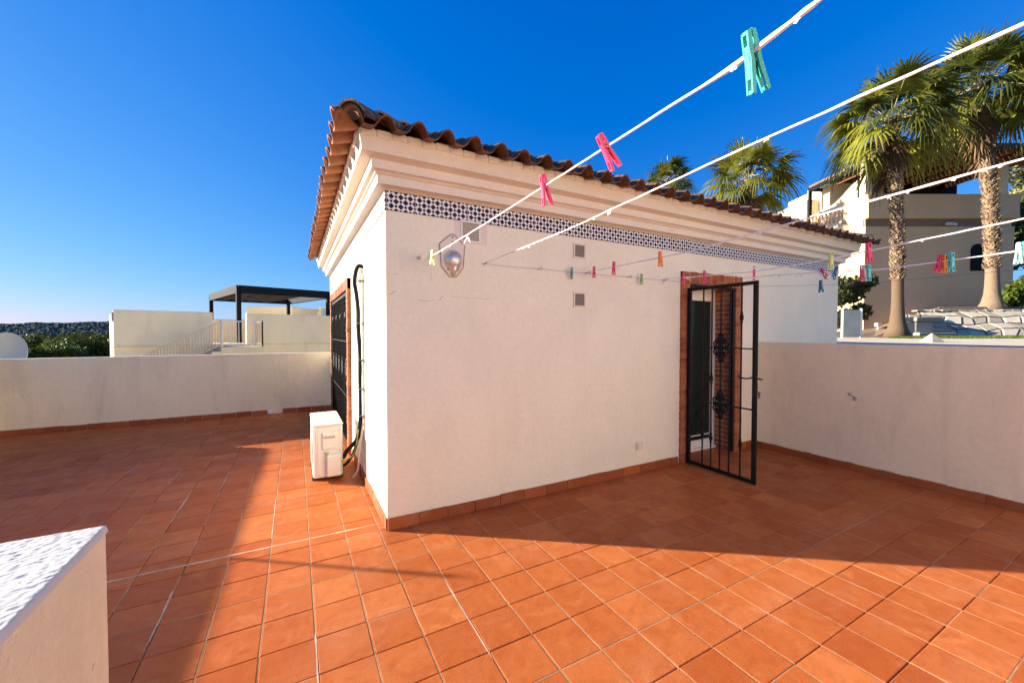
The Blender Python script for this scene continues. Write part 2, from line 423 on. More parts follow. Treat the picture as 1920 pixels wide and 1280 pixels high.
# grout filling the joints piece by piece, sparser across the shaded side
bright_rows = {0, -4, 5, 9, 13, -8, 17}
for i in range(i0, i1+1):
    x = GX+i*TW+jx[i]
    if x > PX or x < WX: continue
    for j in range(j0, j1):
        if x > KX+.01 and GY+j*TH > KY-.1: continue
        y = GY+j*TH
        z = random.choice([-.0006, -.0010, -.0014, -.002]) + random.uniform(-.0003, .0003)
        w = random.uniform(.0048, .0066)
        if x < -.5 and random.random() < .62: continue  # pale strips dropped here to darken the joints on the shaded side
        strips.box((x-w/2, y, -.006), (x+w/2, y+TH, z))
for j in range(j0, j1+1):
    y = GY+j*TH+jy[j]
    for i in range(i0, i1):
        x = GX+i*TW
        if x > KX-.2 and y > KY-.02: continue
        if (j in bright_rows and (x > -.6 or j == 5)) or random.random() < .16:
            z = -.0008 if j in bright_rows else -.0016
            strips.box((x+.004, y-.0028, -.006), (x+TW-.004, y+.0028, z+random.uniform(-.0003, .0003)))
strips.build('grout', M['grout'], floor)
# hand-smeared caulk along one joint and short smears along others
cm = MB()
def smear(p0, p1, w, n=40, amp=.35, z=.0006):
    p0 = V(p0); p1 = V(p1); d = (p1-p0); nd = V((-d.y, d.x, 0)).normalized(); A = []; B = []
    for k in range(n+1):
        t = k/n; p = p0+d*t; ww = w*(.55+.9*abs(noise.noise(V((p.x*6, p.y*6, w*90))))*1.3) * min(1, 8*t+.15, 8*(1-t)+.15)
        off = nd*(noise.noise(V((p.x*3, p.y*3, 5)))*w*amp)
        A.append(p+off+nd*ww/2+V((0,0,z))); B.append(p+off-nd*ww/2+V((0,0,z)))
    cm.add(A+B, [(k, n+1+k, n+2+k, k+1) for k in range(n)])
smear((-1.35, 3.398, 0), (.61, 3.378, 0), .019, 60)
for (xx, ya, yb, w) in [(-.918, 4.2, 5.0, .010), (-1.166, 5.2, 5.9, .009), (-.67, 2.6, 3.1, .010), (-1.66, 5.9, 6.4, .008), (-.67, 4.9, 5.5, .008), (-.174, 3.5, 4.4, .009), (-2.158, 4.4, 4.9, .008), (-1.41, 4.0, 4.4, .008), (.074, 1.8, 2.3, .010), (.82, 1.7, 2.4, .010)]:
    smear((xx, ya, 0), (xx, yb, 0), w, 20)
cm.build('caulk_smear', M['caulk'], floor)

# ================================================================== SKIRTINGS
def skirting(name, parent, p0, p1, nrm, h=.094, th=.014, gaps=(), base=0.0):
    p0 = V(p0); p1 = V(p1); d = (p1-p0); L = d.length; d.normalize(); nrm = V(nrm)
    m = MB(); s = random.uniform(-.2, 0)
    while s < L:
        a = max(s, 0)+.0025; b = min(s+.25, L)-.0025
        if b-a > .02 and not any(g0 < (a+b)/2 < g1 for g0, g1 in gaps):
            hh = h+random.uniform(-.004, .004)
            m.obox(p0+d*((a+b)/2)+nrm*(th/2+random.uniform(0, .002))+UP*(base+hh/2+.001), d, nrm, UP, (b-a, th, hh), random.random(), .002)
        s += .25
    return m.build(name, M['skirt'], parent)

# ================================================================== ROOF ROOM
room = thing('rooftop_room', ((KX+XE)/2, (KY+YE)/2, 0), 'white rendered rooftop room with clay tile roof and blue tile frieze', 'building')
DX0, DX1, DZ = 4.17, 5.07, 2.15      # garden door opening in the shaded wall
SY0, SY1, SZ = 5.60, 8.12, 2.13      # patio door opening in the sunlit wall
w = MB(); T = .30; HT = 2.95
w.box((KX+T, KY, 0), (DX0, KY+T, HT)); w.box((DX1, KY, 0), (XE, KY+T, HT)); w.box((DX0, KY, DZ), (DX1, KY+T, HT))
w.box((KX, KY, 0), (KX+T, SY0, HT)); w.box((KX, SY1, 0), (KX+T, YE, HT)); w.box((KX, SY0, SZ), (KX+T, SY1, HT))
w.box((KX+T, YE-T, 0), (XE, YE, HT)); w.box((XE-T, KY+T, -3.0), (XE, YE-T, HT))
w.box((PX+.22, KY+.002, -3.2), (XE, KY+T, 0))
w.build('wall', M['wall'], room)
# crack lines: thin hair cracks, raised plaster edges
ck = MB()
def crack(pts, r=.0011):
    P = []
    for (x, z) in pts: P.append((x, KY-.0006, z))
    ck.tube(P, r, 4)
crack([(.88,1.832),(.95,1.829),(1.02,1.836)]); crack([(1.06,1.838),(1.075,1.856),(1.09,1.872)], .0018)
crack([(1.16,1.872),(1.28,1.872),(1.35,1.866),(1.52,1.866)], .0008); crack([(.652,1.875),(.668,1.872),(.682,1.885),(.70,1.897)], .0016)
crack([(.99,1.99),(.992,2.04),(.99,2.10)], .0008); crack([(.69,2.03),(.705,2.032),(.72,2.028)], .0009)
ck.build('hair_crack', M['mortar'], room)

# cornice swept round the eaves (outward, height)
prof = [(0, 2.673), (.010, 2.680), (.030, 2.692), (.055, 2.697), (.071, 2.698), (.073, 2.762), (.082, 2.764), (.090, 2.772), (.100, 2.783), (.121, 2.789),
        (.123, 2.853), (.134, 2.856), (.150, 2.866), (.175, 2.870), (.200, 2.872), (.207, 2.937), (.212, 2.945), (.222, 3.005), (.10, 3.03), (0, 3.03)]
def sweep(prof, name, mat):
    m = MB(); n = len(prof); ring = []
    cor = [(KX, KY, -1, -1), (XE, KY, 1, -1), (XE, YE, 1, 1), (KX, YE, -1, 1)]
    vs = []
    for (x, y, sx, sy) in cor:
        for (o, z) in prof: vs.append((x+sx*o, y+sy*o, z))
    fs = []
    for c in range(4):
        d = (c+1) % 4
        for k in range(n-1): fs.append((c*n+k, d*n+k, d*n+k+1, c*n+k+1))
    m.add(vs, fs); return m.build(name, mat, room, auto=35)
sweep(prof, 'cornice', M['cornice'])
# glazed frieze
z0, z1 = 2.523, 2.6725
fz = MB(); e = .006
fz.add([(KX-e,KY-e,z0),(XE+e,KY-e,z0),(XE+e,KY-e,z1),(KX-e,KY-e,z1),(KX-e,YE,z0),(KX-e,YE,z1),(KX,KY,z0),(XE,KY,z0),(KX,YE,z0)],
       [(0,1,2,3),(4,0,3,5),(6,7,1,0),(6,0,4,8)])
fz.build('tile_frieze', M['azulejo'], room)
skirting('skirting', room, (KX+.0, KY, 0), (4.005, KY, 0), (0,-1,0))
skirting('skirting', room, (5.235, KY, 0), (PX, KY, 0), (0,-1,0))
skirting('skirting', room, (KX, KY-.0, 0), (KX, 5.44, 0), (-1,0,0))
skirting('skirting', room, (KX, 8.26, 0), (KX, YE, 0), (-1,0,0))

# roof: interlocking barrel tiles in courses, hips at the corners
PITCHR = radians(21); OV = .36; ZE = 2.965
SP = .2185; CL = .36
def s_profile(n=9):
    """one tile: pan then barrel, as (across 0..1, height)"""
    pts = []
    for k in range(n+1):
        a = k/n
        if a < .40: h = -.008*sin(pi*a/.40)
        else: h = .080*sin(pi*(a-.40)/.60)**.75
        pts.append((a, h))
    return pts
SPF = s_profile(12)
def slope(name, mat, e0, e1, inw, depth):
    """e0,e1 eave corner points (roof edge), inw unit vector up the slope in plan"""
    e0 = V(e0); e1 = V(e1); along = (e1-e0); L = along.length; along.normalize(); inw = V(inw)
    up = inw*cos(PITCHR)+UP*sin(PITCHR); nrm = -inw*sin(PITCHR)+UP*cos(PITCHR)
    tops = MB(); clay = MB(); th = .014
    rows = int(depth/cos(PITCHR)/ (CL-.06))+1
    for r in range(rows):
        s0 = r*(CL-.06); inset = s0*cos(PITCHR)
        n = int(L/SP)+1
        off = (L-n*SP)/2
        for c in range(n):
            xa = off+c*SP; mid = xa+SP/2
            if xa+SP < inset+.01 or xa > L-inset-.01: continue
            jr = random.uniform(-.012, .012); jh = random.uniform(-.003, .004); t = random.random(); sk = random.uniform(-.006, .006)
            A = []; B = []; C = []; D = []
            for (a, h) in SPF:
                x = xa+a*SP*1.04
                lim = max(0, min(x, L-x))/cos(PITCHR)+.01; sl_ = min(s0+jr, max(lim, -.02)); sh = min(s0+CL+jr, max(lim, sl_+.001)); kk_ = (sh-s0)/CL
                x = min(max(x, -.005), L+.005)
                lo = e0+along*x+up*sl_+nrm*(.050+h+jh); hi = e0+along*(x+sk*kk_)+up*sh+nrm*(.050-.028*kk_+h*.95+jh)
                A.append(lo); B.append(hi); C.append(lo-nrm*th); D.append(hi-nrm*th)
            k = len(A)
            tops.add(A+B, [(q, q+1, k+q+1, k+q) for q in range(k-1)], t)
            # lip and underside show the bare clay
            clay.add(A+C+D, [(k+q, k+q+1, q+1, q) for q in range(k-1)] + [(2*k+q, 2*k+q+1, k+q+1, k+q) for q in range(k-1)]
                     + [(0, k, k, 0)][:0], t)
    o = tops.build(name, mat, room, auto=50)
    clay.build('tile_lip', M['clay_shaded'] if 'front' in name else M['clay'], o, auto=50)
    return o
ex0, ex1, ey0, ey1 = KX-OV, XE+OV, KY-OV, YE+OV-.45
mid_d = (ey1-ey0)/2
slope('front_roof_slope', M['roof_old'], (ex0, ey0, ZE-.03), (ex1, ey0, ZE-.03), (0,1,0), mid_d)
slope('side_roof_slope', M['roof_warm'], (ex0, ey1, ZE-.03), (ex0, ey0, ZE-.03), (1,0,0), mid_d)
dk = MB(); rz = ZE+mid_d*tan(PITCHR)
dq = .17; zq = ZE-.03+dq*tan(PITCHR)
R = [V((ex0+dq,ey0+dq,zq)), V((ex1-dq,ey0+dq,zq)), V((ex1-dq,ey1-dq,zq)), V((ex0+dq,ey1-dq,zq)), V((ex0+mid_d,(ey0+ey1)/2,rz-.02)), V((ex1-mid_d,(ey0+ey1)/2,rz-.02))]
dk.add(R, [(0,1,5,4),(1,2,5),(2,3,4,5),(3,0,4)])
dk.build('roof_deck', M['clay'], room)
# bedding mortar between cornice and tiles
bd = MB()
for (a, b_) in [(V((KX-.215,KY-.215,2.99)), V((XE+.215,KY-.215,2.99))), (V((KX-.215,YE+.1,2.99)), V((KX-.215,KY-.215,2.99)))]:
    d = (b_-a).normalized(); inw = V((0,1,0)) if abs(d.x) > .5 else V((1,0,0)); n = int((b_-a).length/.11)
    for k in range(n):
        p = a+d*(k+.5)*.11
        bd.obox(p+inw*.03+UP*random.uniform(0,.012), d, inw, UP, (.11, .10, .055), None, .01)
bd.build('bedding_mortar', M['cornice'], room)
# hip caps: overlapping half-round tiles climbing from each front corner
def hip(e, dirxy, n_):
    m = MB(); d = V((dirxy[0], dirxy[1], tan(PITCHR))).normalized(); side = d.cross(UP).normalized(); nn = side.cross(d).normalized()
    for k in range(n_):
        p = V(e)+d*(k*.33-.02)
        A = []; B = []; C = []; D = []
        r0, r1 = .128, .104; lift0, lift1 = .040, .020
        t = random.random(); seg = 12
        for q in range(seg+1):
            a = pi*q/seg
            A.append(p+side*cos(a)*r0+nn*(sin(a)*r0+lift0)); B.append(p+d*.40+side*cos(a)*r1+nn*(sin(a)*r1+lift1))
            C.append(p+side*cos(a)*(r0-.016)+nn*(sin(a)*(r0-.016)+lift0))
        kk = seg+1
        m.add(A+B+C, [(q, kk+q, kk+q+1, q+1) for q in range(seg)]+[(2*kk+q, q, q+1, 2*kk+q+1) for q in range(seg)], t)
        if k == 0:   # mortar plug in the lowest cap
            m.add([p+d*.03+nn*lift0]+[c+d*.03 for c in C], [(0, q+2, q+1) for q in range(seg)], .8)
    return m.build('hip_cap', M['roof_old'], room, auto=60)
hip((ex0+.10, ey0+.10, ZE+.020), (1, 1), 10)
hip((ex1-.10, ey0+.10, ZE+.020), (-1, 1), 10)

# brick surround of the garden door
def brick_frame(parent, u0, u1, zt, band, axis, plane, outn, proj, depth_in, name):
    """u runs along the wall; bricks laid flat up the sides and upright over the top"""
    m = MB(); mo = MB()
    def P(u, d, z): return V((u, plane+outn*d, z)) if axis == 'x' else V((plane+outn*d, u, z))
    def bx(u_0, u_1, d0, d1, z_0, z_1, t=None, mm=m, bev=.0035): mm.box(P(u_0, d0, z_0), P(u_1, d1, z_1), t, bev)
    ch = .062
    n = int(zt/ch); ch = zt/n
    for (a, b_) in ((u0-band, u0), (u1, u1+band)):
        bx(a+.004, b_-.004, -.02, proj-.006, 0.002, zt+band-.004, mm=mo, bev=0)
        for k in range(n):
            j = random.uniform(-.003, .003)
            bx(a+random.uniform(-.002, .003), b_+random.uniform(-.003, .002), -.02, proj+j, k*ch+.005, (k+1)*ch-.004)
    W_ = u1-u0+2*band; nn = int(round(W_/.058)); cw = W_/nn
    bx(u0-band+.004, u1+band-.004, -.02, proj-.0065, zt, zt+band-.005, mm=mo, bev=0)
    for k in range(nn):
        a = u0-band+k*cw
        bx(a+.004, a+cw-.004, -.02, proj+random.uniform(-.003, .003), zt+.003, zt+band+random.uniform(-.003, .004))
    # reveals
    for (a, b_) in ((u0-.001, u0+.012), (u1-.012, u1+.001)):
        for k in range(n):
            for q in range(max(1, int(depth_in/.12))):
                d0 = -.02-q*.12; bx(a, b_, d0-.002, d0-.114, k*ch+.005, (k+1)*ch-.004)
    fr = m.build(name, M['brick'], parent); mo.build('mortar', M['mortar'], fr)
    return fr
brick_frame(room, DX0, DX1, DZ, .145, 'x', KY, -1, .028, .26, 'brick_door_surround')
brick_frame(room, SY0, SY1, SZ, .135, 'y', KX, -1, .045, .10, 'brick_door_surround')

# glazed garden door set back in the opening
DY = KY+.26
pf = MB()
pf.box((DX0+.012, DY, .03), (DX0+.085, DY+.06, DZ), None, .004); pf.box((DX1-.085, DY, .03), (DX1-.012, DY+.06, DZ), None, .004)
pf.box((DX0+.085, DY, DZ-.16), (DX1-.085, DY+.06, DZ), None, .004); pf.box((DX0+.085, DY, .03), (DX1-.085, DY+.06, .13), None, .004)
pf.box((DX0+.085, DY-.008, .19), (DX1-.085, DY+.0, .205), None, 0)
pf.box((DX0, DY-.03, -.006), (DX1, DY+.09, .03), None, .003)
door = pf.build('garden_door', M['pvc'], room)
pg = MB(); pg.box((DX0+.085, DY+.02, .13), (DX1-.085, DY+.035, DZ-.16)); pg.build('glass_pane', M['glassdark'], door)
# black iron sub-frame and open gate
gf = MB()
gf.box((DX0+.013, KY-.02, .01), (DX0+.048, KY+.03, DZ-.03), None, .003); gf.box((DX1-.048, KY-.02, .01), (DX1-.013, KY+.03, DZ-.03), None, .003)
gf.box((DX0+.013, KY-.02, DZ-.03), (DX1-.013, KY+.03, DZ-.003), None, .003)
gf.build('gate_jamb', M['metal_black'], room)
GXX = 4.12
ga0, ga1 = 2.392, 3.165
st = MB()
st.box((GXX-.015, ga0-.022, .012), (GXX+.015, ga0+.022, 2.095), None, .003); st.box((GXX-.015, ga1-.022, .012), (GXX+.015, ga1+.022, 2.095), None, .003)
st.box((GXX-.0148, ga0+.022, 2.058), (GXX+.0148, ga1-.022, 2.094), None, .003); st.box((GXX-.0148, ga0+.022, .014), (GXX+.0148, ga1-.022, .052), None, .003)
st.box((GXX-.007, ga0+.022, 1.394), (GXX+.007, ga1-.022, 1.408)); st.box((GXX-.007, ga0+.022, .768), (GXX+.007, ga1-.022, .782))
for zz_ in (.35, 1.0, 1.75): st.tube([(GXX+.03, ga1+.03, zz_), (GXX+.03, ga1+.03, zz_+.11)], .011, 8)
gate = st.build('gate', M['metal_black'], room); gate['label'] = 'black iron gate standing open at right angles to the wall'
bars = [(2.983, (1.729, .414)), (2.876, (1.053, .38)), (2.768, ()), (2.662, ()), (2.537, (1.727, .390))]
for (y, knots) in bars:
    b_ = MB(); b_.box((GXX-.006, y-.006, .052), (GXX+.006, y+.006, 2.058))
    for kz in knots:
        b_.lathe((GXX, y, kz-.065), [(.008, 0), (.015, .012), (.010, .024), (.018, .045), (.020, .065), (.018, .085), (.010, .106), (.015, .118), (.008, .13)], 8)
    b_.build('gate_bar', M['metal_black'], gate, auto=40)
for kz in (1.401, .775):   # cast rosettes: a ring of scrolls round the crossing
    r_ = MB(); c = V((GXX, 2.768, kz))
    for (dy, dz, rr) in [(0, .098, .030), (0, -.098, .030), (.052, .042, .034), (-.052, .042, .034), (.052, -.042, .034), (-.052, -.042, .034), (.024, .072, .026), (-.024, .072, .026), (.024, -.072, .026), (-.024, -.072, .026), (0, 0, .022), (.06, 0, .02), (-.06, 0, .02)]:
        P = [c+V((0, dy+rr*cos(a), dz+rr*sin(a))) for a in [2*pi*k/12 for k in range(13)]]
        r_.tube(P, .0085, 6, cap=False); r_.sphere(c+V((0, dy, dz)), .011, 6, 4)
    for s_ in (-1, 1):
        r_.tube([c+V((0, s_*.028*cos(a), .125+.028*sin(a))) for a in [pi*k/6 for k in range(7)]], .009, 6)
        r_.tube([c+V((0, s_*.028*cos(a), -.125-.028*sin(a))) for a in [pi*k/6 for k in range(7)]], .009, 6)
    r_.build('rosette', M['metal_black'], gate, smooth=True)
hd = MB()
hd.tube([(GXX-.02, 2.40, 1.115), (GXX-.055, 2.405, 1.105), (GXX-.055, 2.45, 1.095), (GXX-.055, 2.52, 1.10), (GXX-.05, 2.535, 1.125)], .008, 8)
hd.tube([(GXX+.02, 2.40, 1.10), (GXX+.055, 2.395, 1.095), (GXX+.055, 2.35, 1.09)], .008, 8)
hd.box((GXX-.021, 2.375, .93), (GXX+.021, 2.409, 1.14), None, .004)
hd.build('gate_handle', M['metal_black'], gate, smooth=False)
ky = MB(); ky.lathe((GXX+.045, 2.372, .955), [(.012, 0), (.013, .004), (.012, .006)], 10, axis=(1,0,0)); ky.box((GXX+.021, 2.368, .953), (GXX+.05, 2.376, .961)); ky.box((GXX+.044, 2.366, .895), (GXX+.048, 2.378, .945)); ky.box((GXX+.050, 2.372, .905), (GXX+.054, 2.386, .948))
ky.build('key', M['steel'], gate)

# patio door behind its grille on the sunlit wall
pd = MB(); PXX = KX+.085
for a in (SY0+.012, (SY0+SY1)/2-.03, SY1-.072): pd.box((PXX, a, .02), (PXX+.05, a+.06, SZ), None, .004)
pd.box((PXX+.001, SY0+.072, SZ-.07), (PXX+.049, SY1-.072, SZ), None, .003); pd.box((PXX+.001, SY0+.072, .02), (PXX+.049, SY1-.072, .09), None, .003)
pdo = pd.build('patio_door', M['metal_dark'], room)
pp = MB(); pp.box((PXX+.015, SY0+.07, .08), (PXX+.025, SY1-.07, SZ-.065)); pp.build('glass_pane', M['pane_sky'], pdo)
gl = MB(); GX2 = KX-.012
gl.box((GX2-.012, SY0+.015, .05), (GX2+.012, SY0+.045, SZ-.02), None, .002); gl.box((GX2-.012, SY1-.045, .05), (GX2+.012, SY1-.015, SZ-.02), None, .002)
gl.box((GX2-.0118, SY0+.045, SZ-.06), (GX2+.0118, SY1-.045, SZ-.02), None, .002); gl.box((GX2-.0118, SY0+.045, .05), (GX2+.0118, SY1-.045, .08), None, .002)
gl.box((GX2-.006, SY0+.045, 1.44), (GX2+.006, SY1-.045, 1.452)); gl.box((GX2-.006, SY0+.045, .69), (GX2+.006, SY1-.045, .702))
grl = gl.build('patio_grille', M['metal_black'], room)
nb = 14
for k in range(nb):
    y = SY0+.045+(k+1)*(SY1-SY0-.09)/(nb+1)
    b_ = MB(); b_.box((GX2-.0058, y-.006, .08), (GX2+.0058, y+.006, SZ-.06)); 
    if k % 4 == 1: b_.lathe((GX2, y, 1.75), [(.008,0),(.016,.02),(.018,.05),(.016,.08),(.008,.1)], 8)
    b_.build('grille_bar', M['metal_black'], grl)
for k in range(1, nb, 3):
    y = SY0+.045+(k+1)*(SY1-SY0-.09)/(nb+1); r_ = MB(); c = V((GX2, y, 1.07))
    for (dy, dz, rr) in [(0,.10,.03),(0,-.10,.03),(.05,.04,.034),(-.05,.04,.034),(.05,-.04,.034),(-.05,-.04,.034),(0,0,.022)]:
        r_.tube([c+V((0, dy+rr*cos(a), dz+rr*sin(a))) for a in [2*pi*q/10 for q in range(11)]], .007, 5, cap=False)
    r_.build('rosette', M['metal_black'], grl, smooth=True)

# lower storeys carrying the terrace
lh = MB(); lh.box((WX-.22, -3.2, -6.0), (PX+.22, PY+.24, -.03)); lh.box((PX+.22, KY+.01, -6.0), (XE, YE, -3.2)) 
tag(lh.build('house_base', M['wall'],), 'white lower storeys that carry the tiled terrace', 'building')

# ================================================================== PARAPETS
def wall_run(name, label, a, b_, h, th, nrm, mat, skirt=True, top='parapet'):
    """a,b inner face line; nrm points to the terrace"""
    a = V(a); b_ = V(b_); nrm = V(nrm); d = (b_-a).normalized(); L = (b_-a).length
    o = thing(name, (a+b_)/2-nrm*th/2, label, 'wall')
    m = MB(); n = max(2, int(L/.12)); rows = 14
    # inner face with a slight hand-trowelled waviness
    def wob(s, z): return .004*noise.noise(V((s*1.3, z*1.7, a.x)))+.0015*noise.noise(V((s*6, z*6, 3)))
    vs = []; fs = []
    for i in range(n+1):
        for j in range(rows+1):
            s = L*i/n; z = h*j/rows
            vs.append(a+d*s+nrm*wob(s, z)+UP*(z if j < rows else h-.006+.004*noise.noise(V((s*2, 1, 1)))))
    for i in range(n):
        for j in range(rows):
            q = (i*(rows+1)+j, (i+1)*(rows+1)+j, (i+1)*(rows+1)+j+1, i*(rows+1)+j+1); fs.append(q)
    m.add(vs, fs, .5)
    o0 = len(m.v); tp = []
    for i in range(n+1):
        s = L*i/n; zt = h+.004*noise.noise(V((s*2, 2, 1)))
        tp.append(a+d*s-nrm*.008+UP*zt); 
    bk = [a+d*(L*i/n)-nrm*th+UP*(h-.004+.003*noise.noise(V((L*i/n*2, 4, 1)))) for i in range(n+1)]
    bt = [a+d*(L*i/n)-nrm*th+UP*(-.3) for i in range(n+1)]
    m.add([vs[i*(rows+1)+rows] for i in range(n+1)]+tp+bk+bt, [(i, i+1, n+2+i, n+1+i) for i in range(n)]+[(n+1+i, n+2+i, 2*n+3+i, 2*n+2+i) for i in range(n)]+[(2*n+2+i, 2*n+3+i, 3*n+4+i, 3*n+3+i) for i in range(n)], .5)
    for e_, sg in ((a, 0), (b_, 1)):
        m.add([e_-UP*.3, e_+UP*(h-.006), e_-nrm*th+UP*(h-.004), e_-nrm*th-UP*.3], [(0,1,2,3)], .5)
    m.build('render_coat', mat, o, auto=45)
    return o
fp = wall_run('far_parapet', 'long white parapet with red skirting across the far left of the terrace', (WX-.2, PY, 0), (KX+.02, PY, 0), 1.165, .22, (0,-1,0), M['parapet'])
skirting('skirting', fp, (WX, PY, 0), (KX, PY, 0), (0,-1,0), .085, gaps=((3.62, 3.75),))
dr = MB(); dr.tube([(-.434, PY-.06, .035), (-.434, PY+.02, .035)], .028, 10); dr.box((-.49, PY-.012, .01), (-.38, PY+.0, .075), None, .003); dr.build('drain_outlet', M['pvc'], fp)
rp = wall_run('side_parapet', 'white parapet with red skirting closing the right of the terrace', (PX, KY, 0), (PX, -3.2, 0), 1.44, .20, (-1,0,0), M['parapet'])
skirting('skirting', rp, (PX, KY-.02, 0), (PX, -3.2, 0), (-1,0,0), .085)
skc = MB(); s = -3.1
while s < KY-.1:
    L_ = random.uniform(.05, .2); skc.obox((PX-.008, s+L_/2, .0885+random.uniform(-.001,.002)), (0,1,0), (1,0,0), UP, (L_, random.uniform(.008,.016), .006), None, .002); s += L_+random.uniform(.03, .35)
skc.build('cement_fillet', M['caulk'], rp)
wp = wall_run('west_parapet', 'white parapet bounding the sunny side of the terrace', (WX-.22, -3.2, 0), (WX+.12, PY, 0), 1.32, .22, (1,0,0), M['parapet'])
tap = MB(); tp_ = V((PX, 2.10, .835))
tap.tube([tp_+V((.01,.05,.035)), tp_+V((-.035,.03,.03)), tp_+V((-.06,0,.012)), tp_+V((-.09,-.03,.0))], [.006,.007,.010,.013], 8)
tap.tube([tp_+V((-.065,-.005,.01)), tp_+V((-.068,-.006,-.03))], .009, 8)
tap.lathe(tp_+V((-.001,.052,.036)), [(.018, 0), (.018, .006), (.008, .010)], 12, axis=(-1,0,0))
tap.sphere(tp_+V((-.095,-.035,-.004)), .014, 8, 6)
tag(tap.build('wall_tap', M['steel'], smooth=True, origin=tp_), 'small metal tap sticking out of the right parapet', 'tap')
# mast on the west parapet, out of frame; throws the thin shadow across the sunlit tiles
ms = MB(); ms.tube([(WX-.1, 6.09, 1.30), (WX-.1, 6.09, 1.84)], .017, 8)
tag(ms.build('mast', M['steel']), 'thin steel mast on the west parapet', 'mast')

# foreground wall end with roughcast top
bw = thing('stub_wall', (-.62, .55, 0), 'cream stub wall with rough white top, close in the lower left corner', 'wall')
BX0, BX1, BY0, BY1, BZ = -.86, -.408, -.6, 1.318, 1.10
m = MB(); nx, ny = 130, 560
def wf(s, z, sd): return .0022*noise.noise(V((s*3, z*3, sd)))+.0008*noise.noise(V((s*14, z*14, sd)))
def face(o, du, dv, U_, V_, nu, nv, nrm, sd):
    o = V(o); du = V(du); dv = V(dv); nrm = V(nrm)
    vs = [o+du*(U_*i/nu)+dv*(V_*j/nv)+nrm*(wf(U_*i/nu, V_*j/nv, sd) if 0 < i < nu and 0 < j < nv else 0) for i in range(nu+1) for j in range(nv+1)]
    m.add(vs, [(i*(nv+1)+j, (i+1)*(nv+1)+j, (i+1)*(nv+1)+j+1, i*(nv+1)+j+1) for i in range(nu) for j in range(nv)], .5)
r_ = .010
face((BX1, BY0, -.01), (0,1,0), UP, BY1-BY0-r_, BZ, 60, 40, (1,0,0), 1)
face((BX1-r_, BY1, -.01), (-1,0,0), UP, BX1-BX0-r_, BZ, 20, 40, (0,1,0), 2)
m.add([(BX0,BY0,0),(BX0,BY1,0),(BX0,BY1,BZ-.01),(BX0,BY0,BZ-.01)], [(3,2,1,0)], .5); m.add([(BX0,BY0,0),(BX1,BY0,0),(BX1,BY0,BZ-.01),(BX0,BY0,BZ-.01)], [(0,1,2,3)], .5)
# rounded vertical arris
m.add([(BX1,BY1-r_,-.01),(BX1-r_*.3,BY1-r_*.3,-.01),(BX1-r_,BY1,-.01),(BX1,BY1-r_,BZ-.02),(BX1-r_*.3,BY1-r_*.3,BZ-.02),(BX1-r_,BY1,BZ-.02)], [(0,1,4,3),(1,2,5,4)], .5)
m.build('render_coat', M['block'], bw, auto=50)
m = MB(); vs = []; fs = []
for i in range(nx+1):
    for j in range(ny+1):
        x = BX0+(BX1-BX0+.002)*i/nx; y = BY0+(BY1-BY0+.002)*j/ny
        edge = min(i/nx*.45, (nx-i)/nx*.45, (ny-j)/ny*1.9)
        q = V((x*75, y*120, 0)); h = noise.noise(q)*.0019+noise.noise(q*.45)*.0012
        rim = max(0, 1-edge/.010)
        z = BZ+h*(1-rim)*1.0+.002-.003*max(0, 1-edge/.006)
        if edge < .0001: z = BZ-.015
        vs.append((x, y, z))
for i in range(nx):
    for j in range(ny): fs.append((i*(ny+1)+j, (i+1)*(ny+1)+j, (i+1)*(ny+1)+j+1, i*(ny+1)+j+1))
m.add(vs, fs, .5); m.build('rough_top', M['coping'], bw, smooth=True)

# ================================================================== THINGS ON THE SHADED WALL
def vent(x, z, w_, label, patch):
    o = thing('wall_vent', (x, KY, z), label, 'vent', 'square air vents on the shaded wall')
    m = MB(); hh = w_/2; f = .018
    for (a, b_) in [((-hh,-hh),(hh,-hh+f)), ((-hh,hh-f),(hh,hh)), ((-hh,-hh+f),(-hh+f,hh-f)), ((hh-f,-hh+f),(hh,hh-f))]:
        m.box((x+a[0], KY-.012, z+a[1]), (x+b_[0], KY, z+b_[1]), None, .002)
    m.build('vent_frame', M['pvc'] if patch else M['plate'], o)
    s_ = MB(); n = 11; st_ = (w_-2*f)/n
    for k in range(n):
        zz_ = z-hh+f+(k+.5)*st_
        s_.obox((x, KY-.006, zz_), (1,0,0), (0,.75,-.66), (0,.66,.75), (w_-2*f, .009, .0028))
    s_.build('louvres', M['vent'], o)
    d_ = MB(); d_.box((x-hh+f, KY-.0015, z-hh+f), (x+hh-f, KY-.0005, z+hh-f)); d_.build('void', M['ac_dark'], o)
vent(1.342, 2.436, .185, 'grey slatted vent just under the tile frieze near the corner', True)
vent(2.521, 2.385, .155, 'slatted vent under the frieze, upper of the vertical pair', False)
vent(2.523, 1.898, .155, 'slatted vent below the washing wire, lower of the vertical pair', False)
pm = MB(); pm.box((1.20, KY-.0025, 2.335), (1.50, KY-.0, 2.522)); pm.build('filler_patch', M['plate'], room)
so = thing('outlet_box', (3.36, KY, .306), 'small cream outlet box low on the wall beside the brick door surround', 'outlet')
m = MB(); m.box((3.318, KY-.032, .268), (3.402, KY, .350), None, .008); m.build('box', M['plate'], so)
m = MB(); m.box((3.324, KY-.040, .274), (3.396, KY-.0322, .344), None, .004); m.build('flap', M['plate'], so)
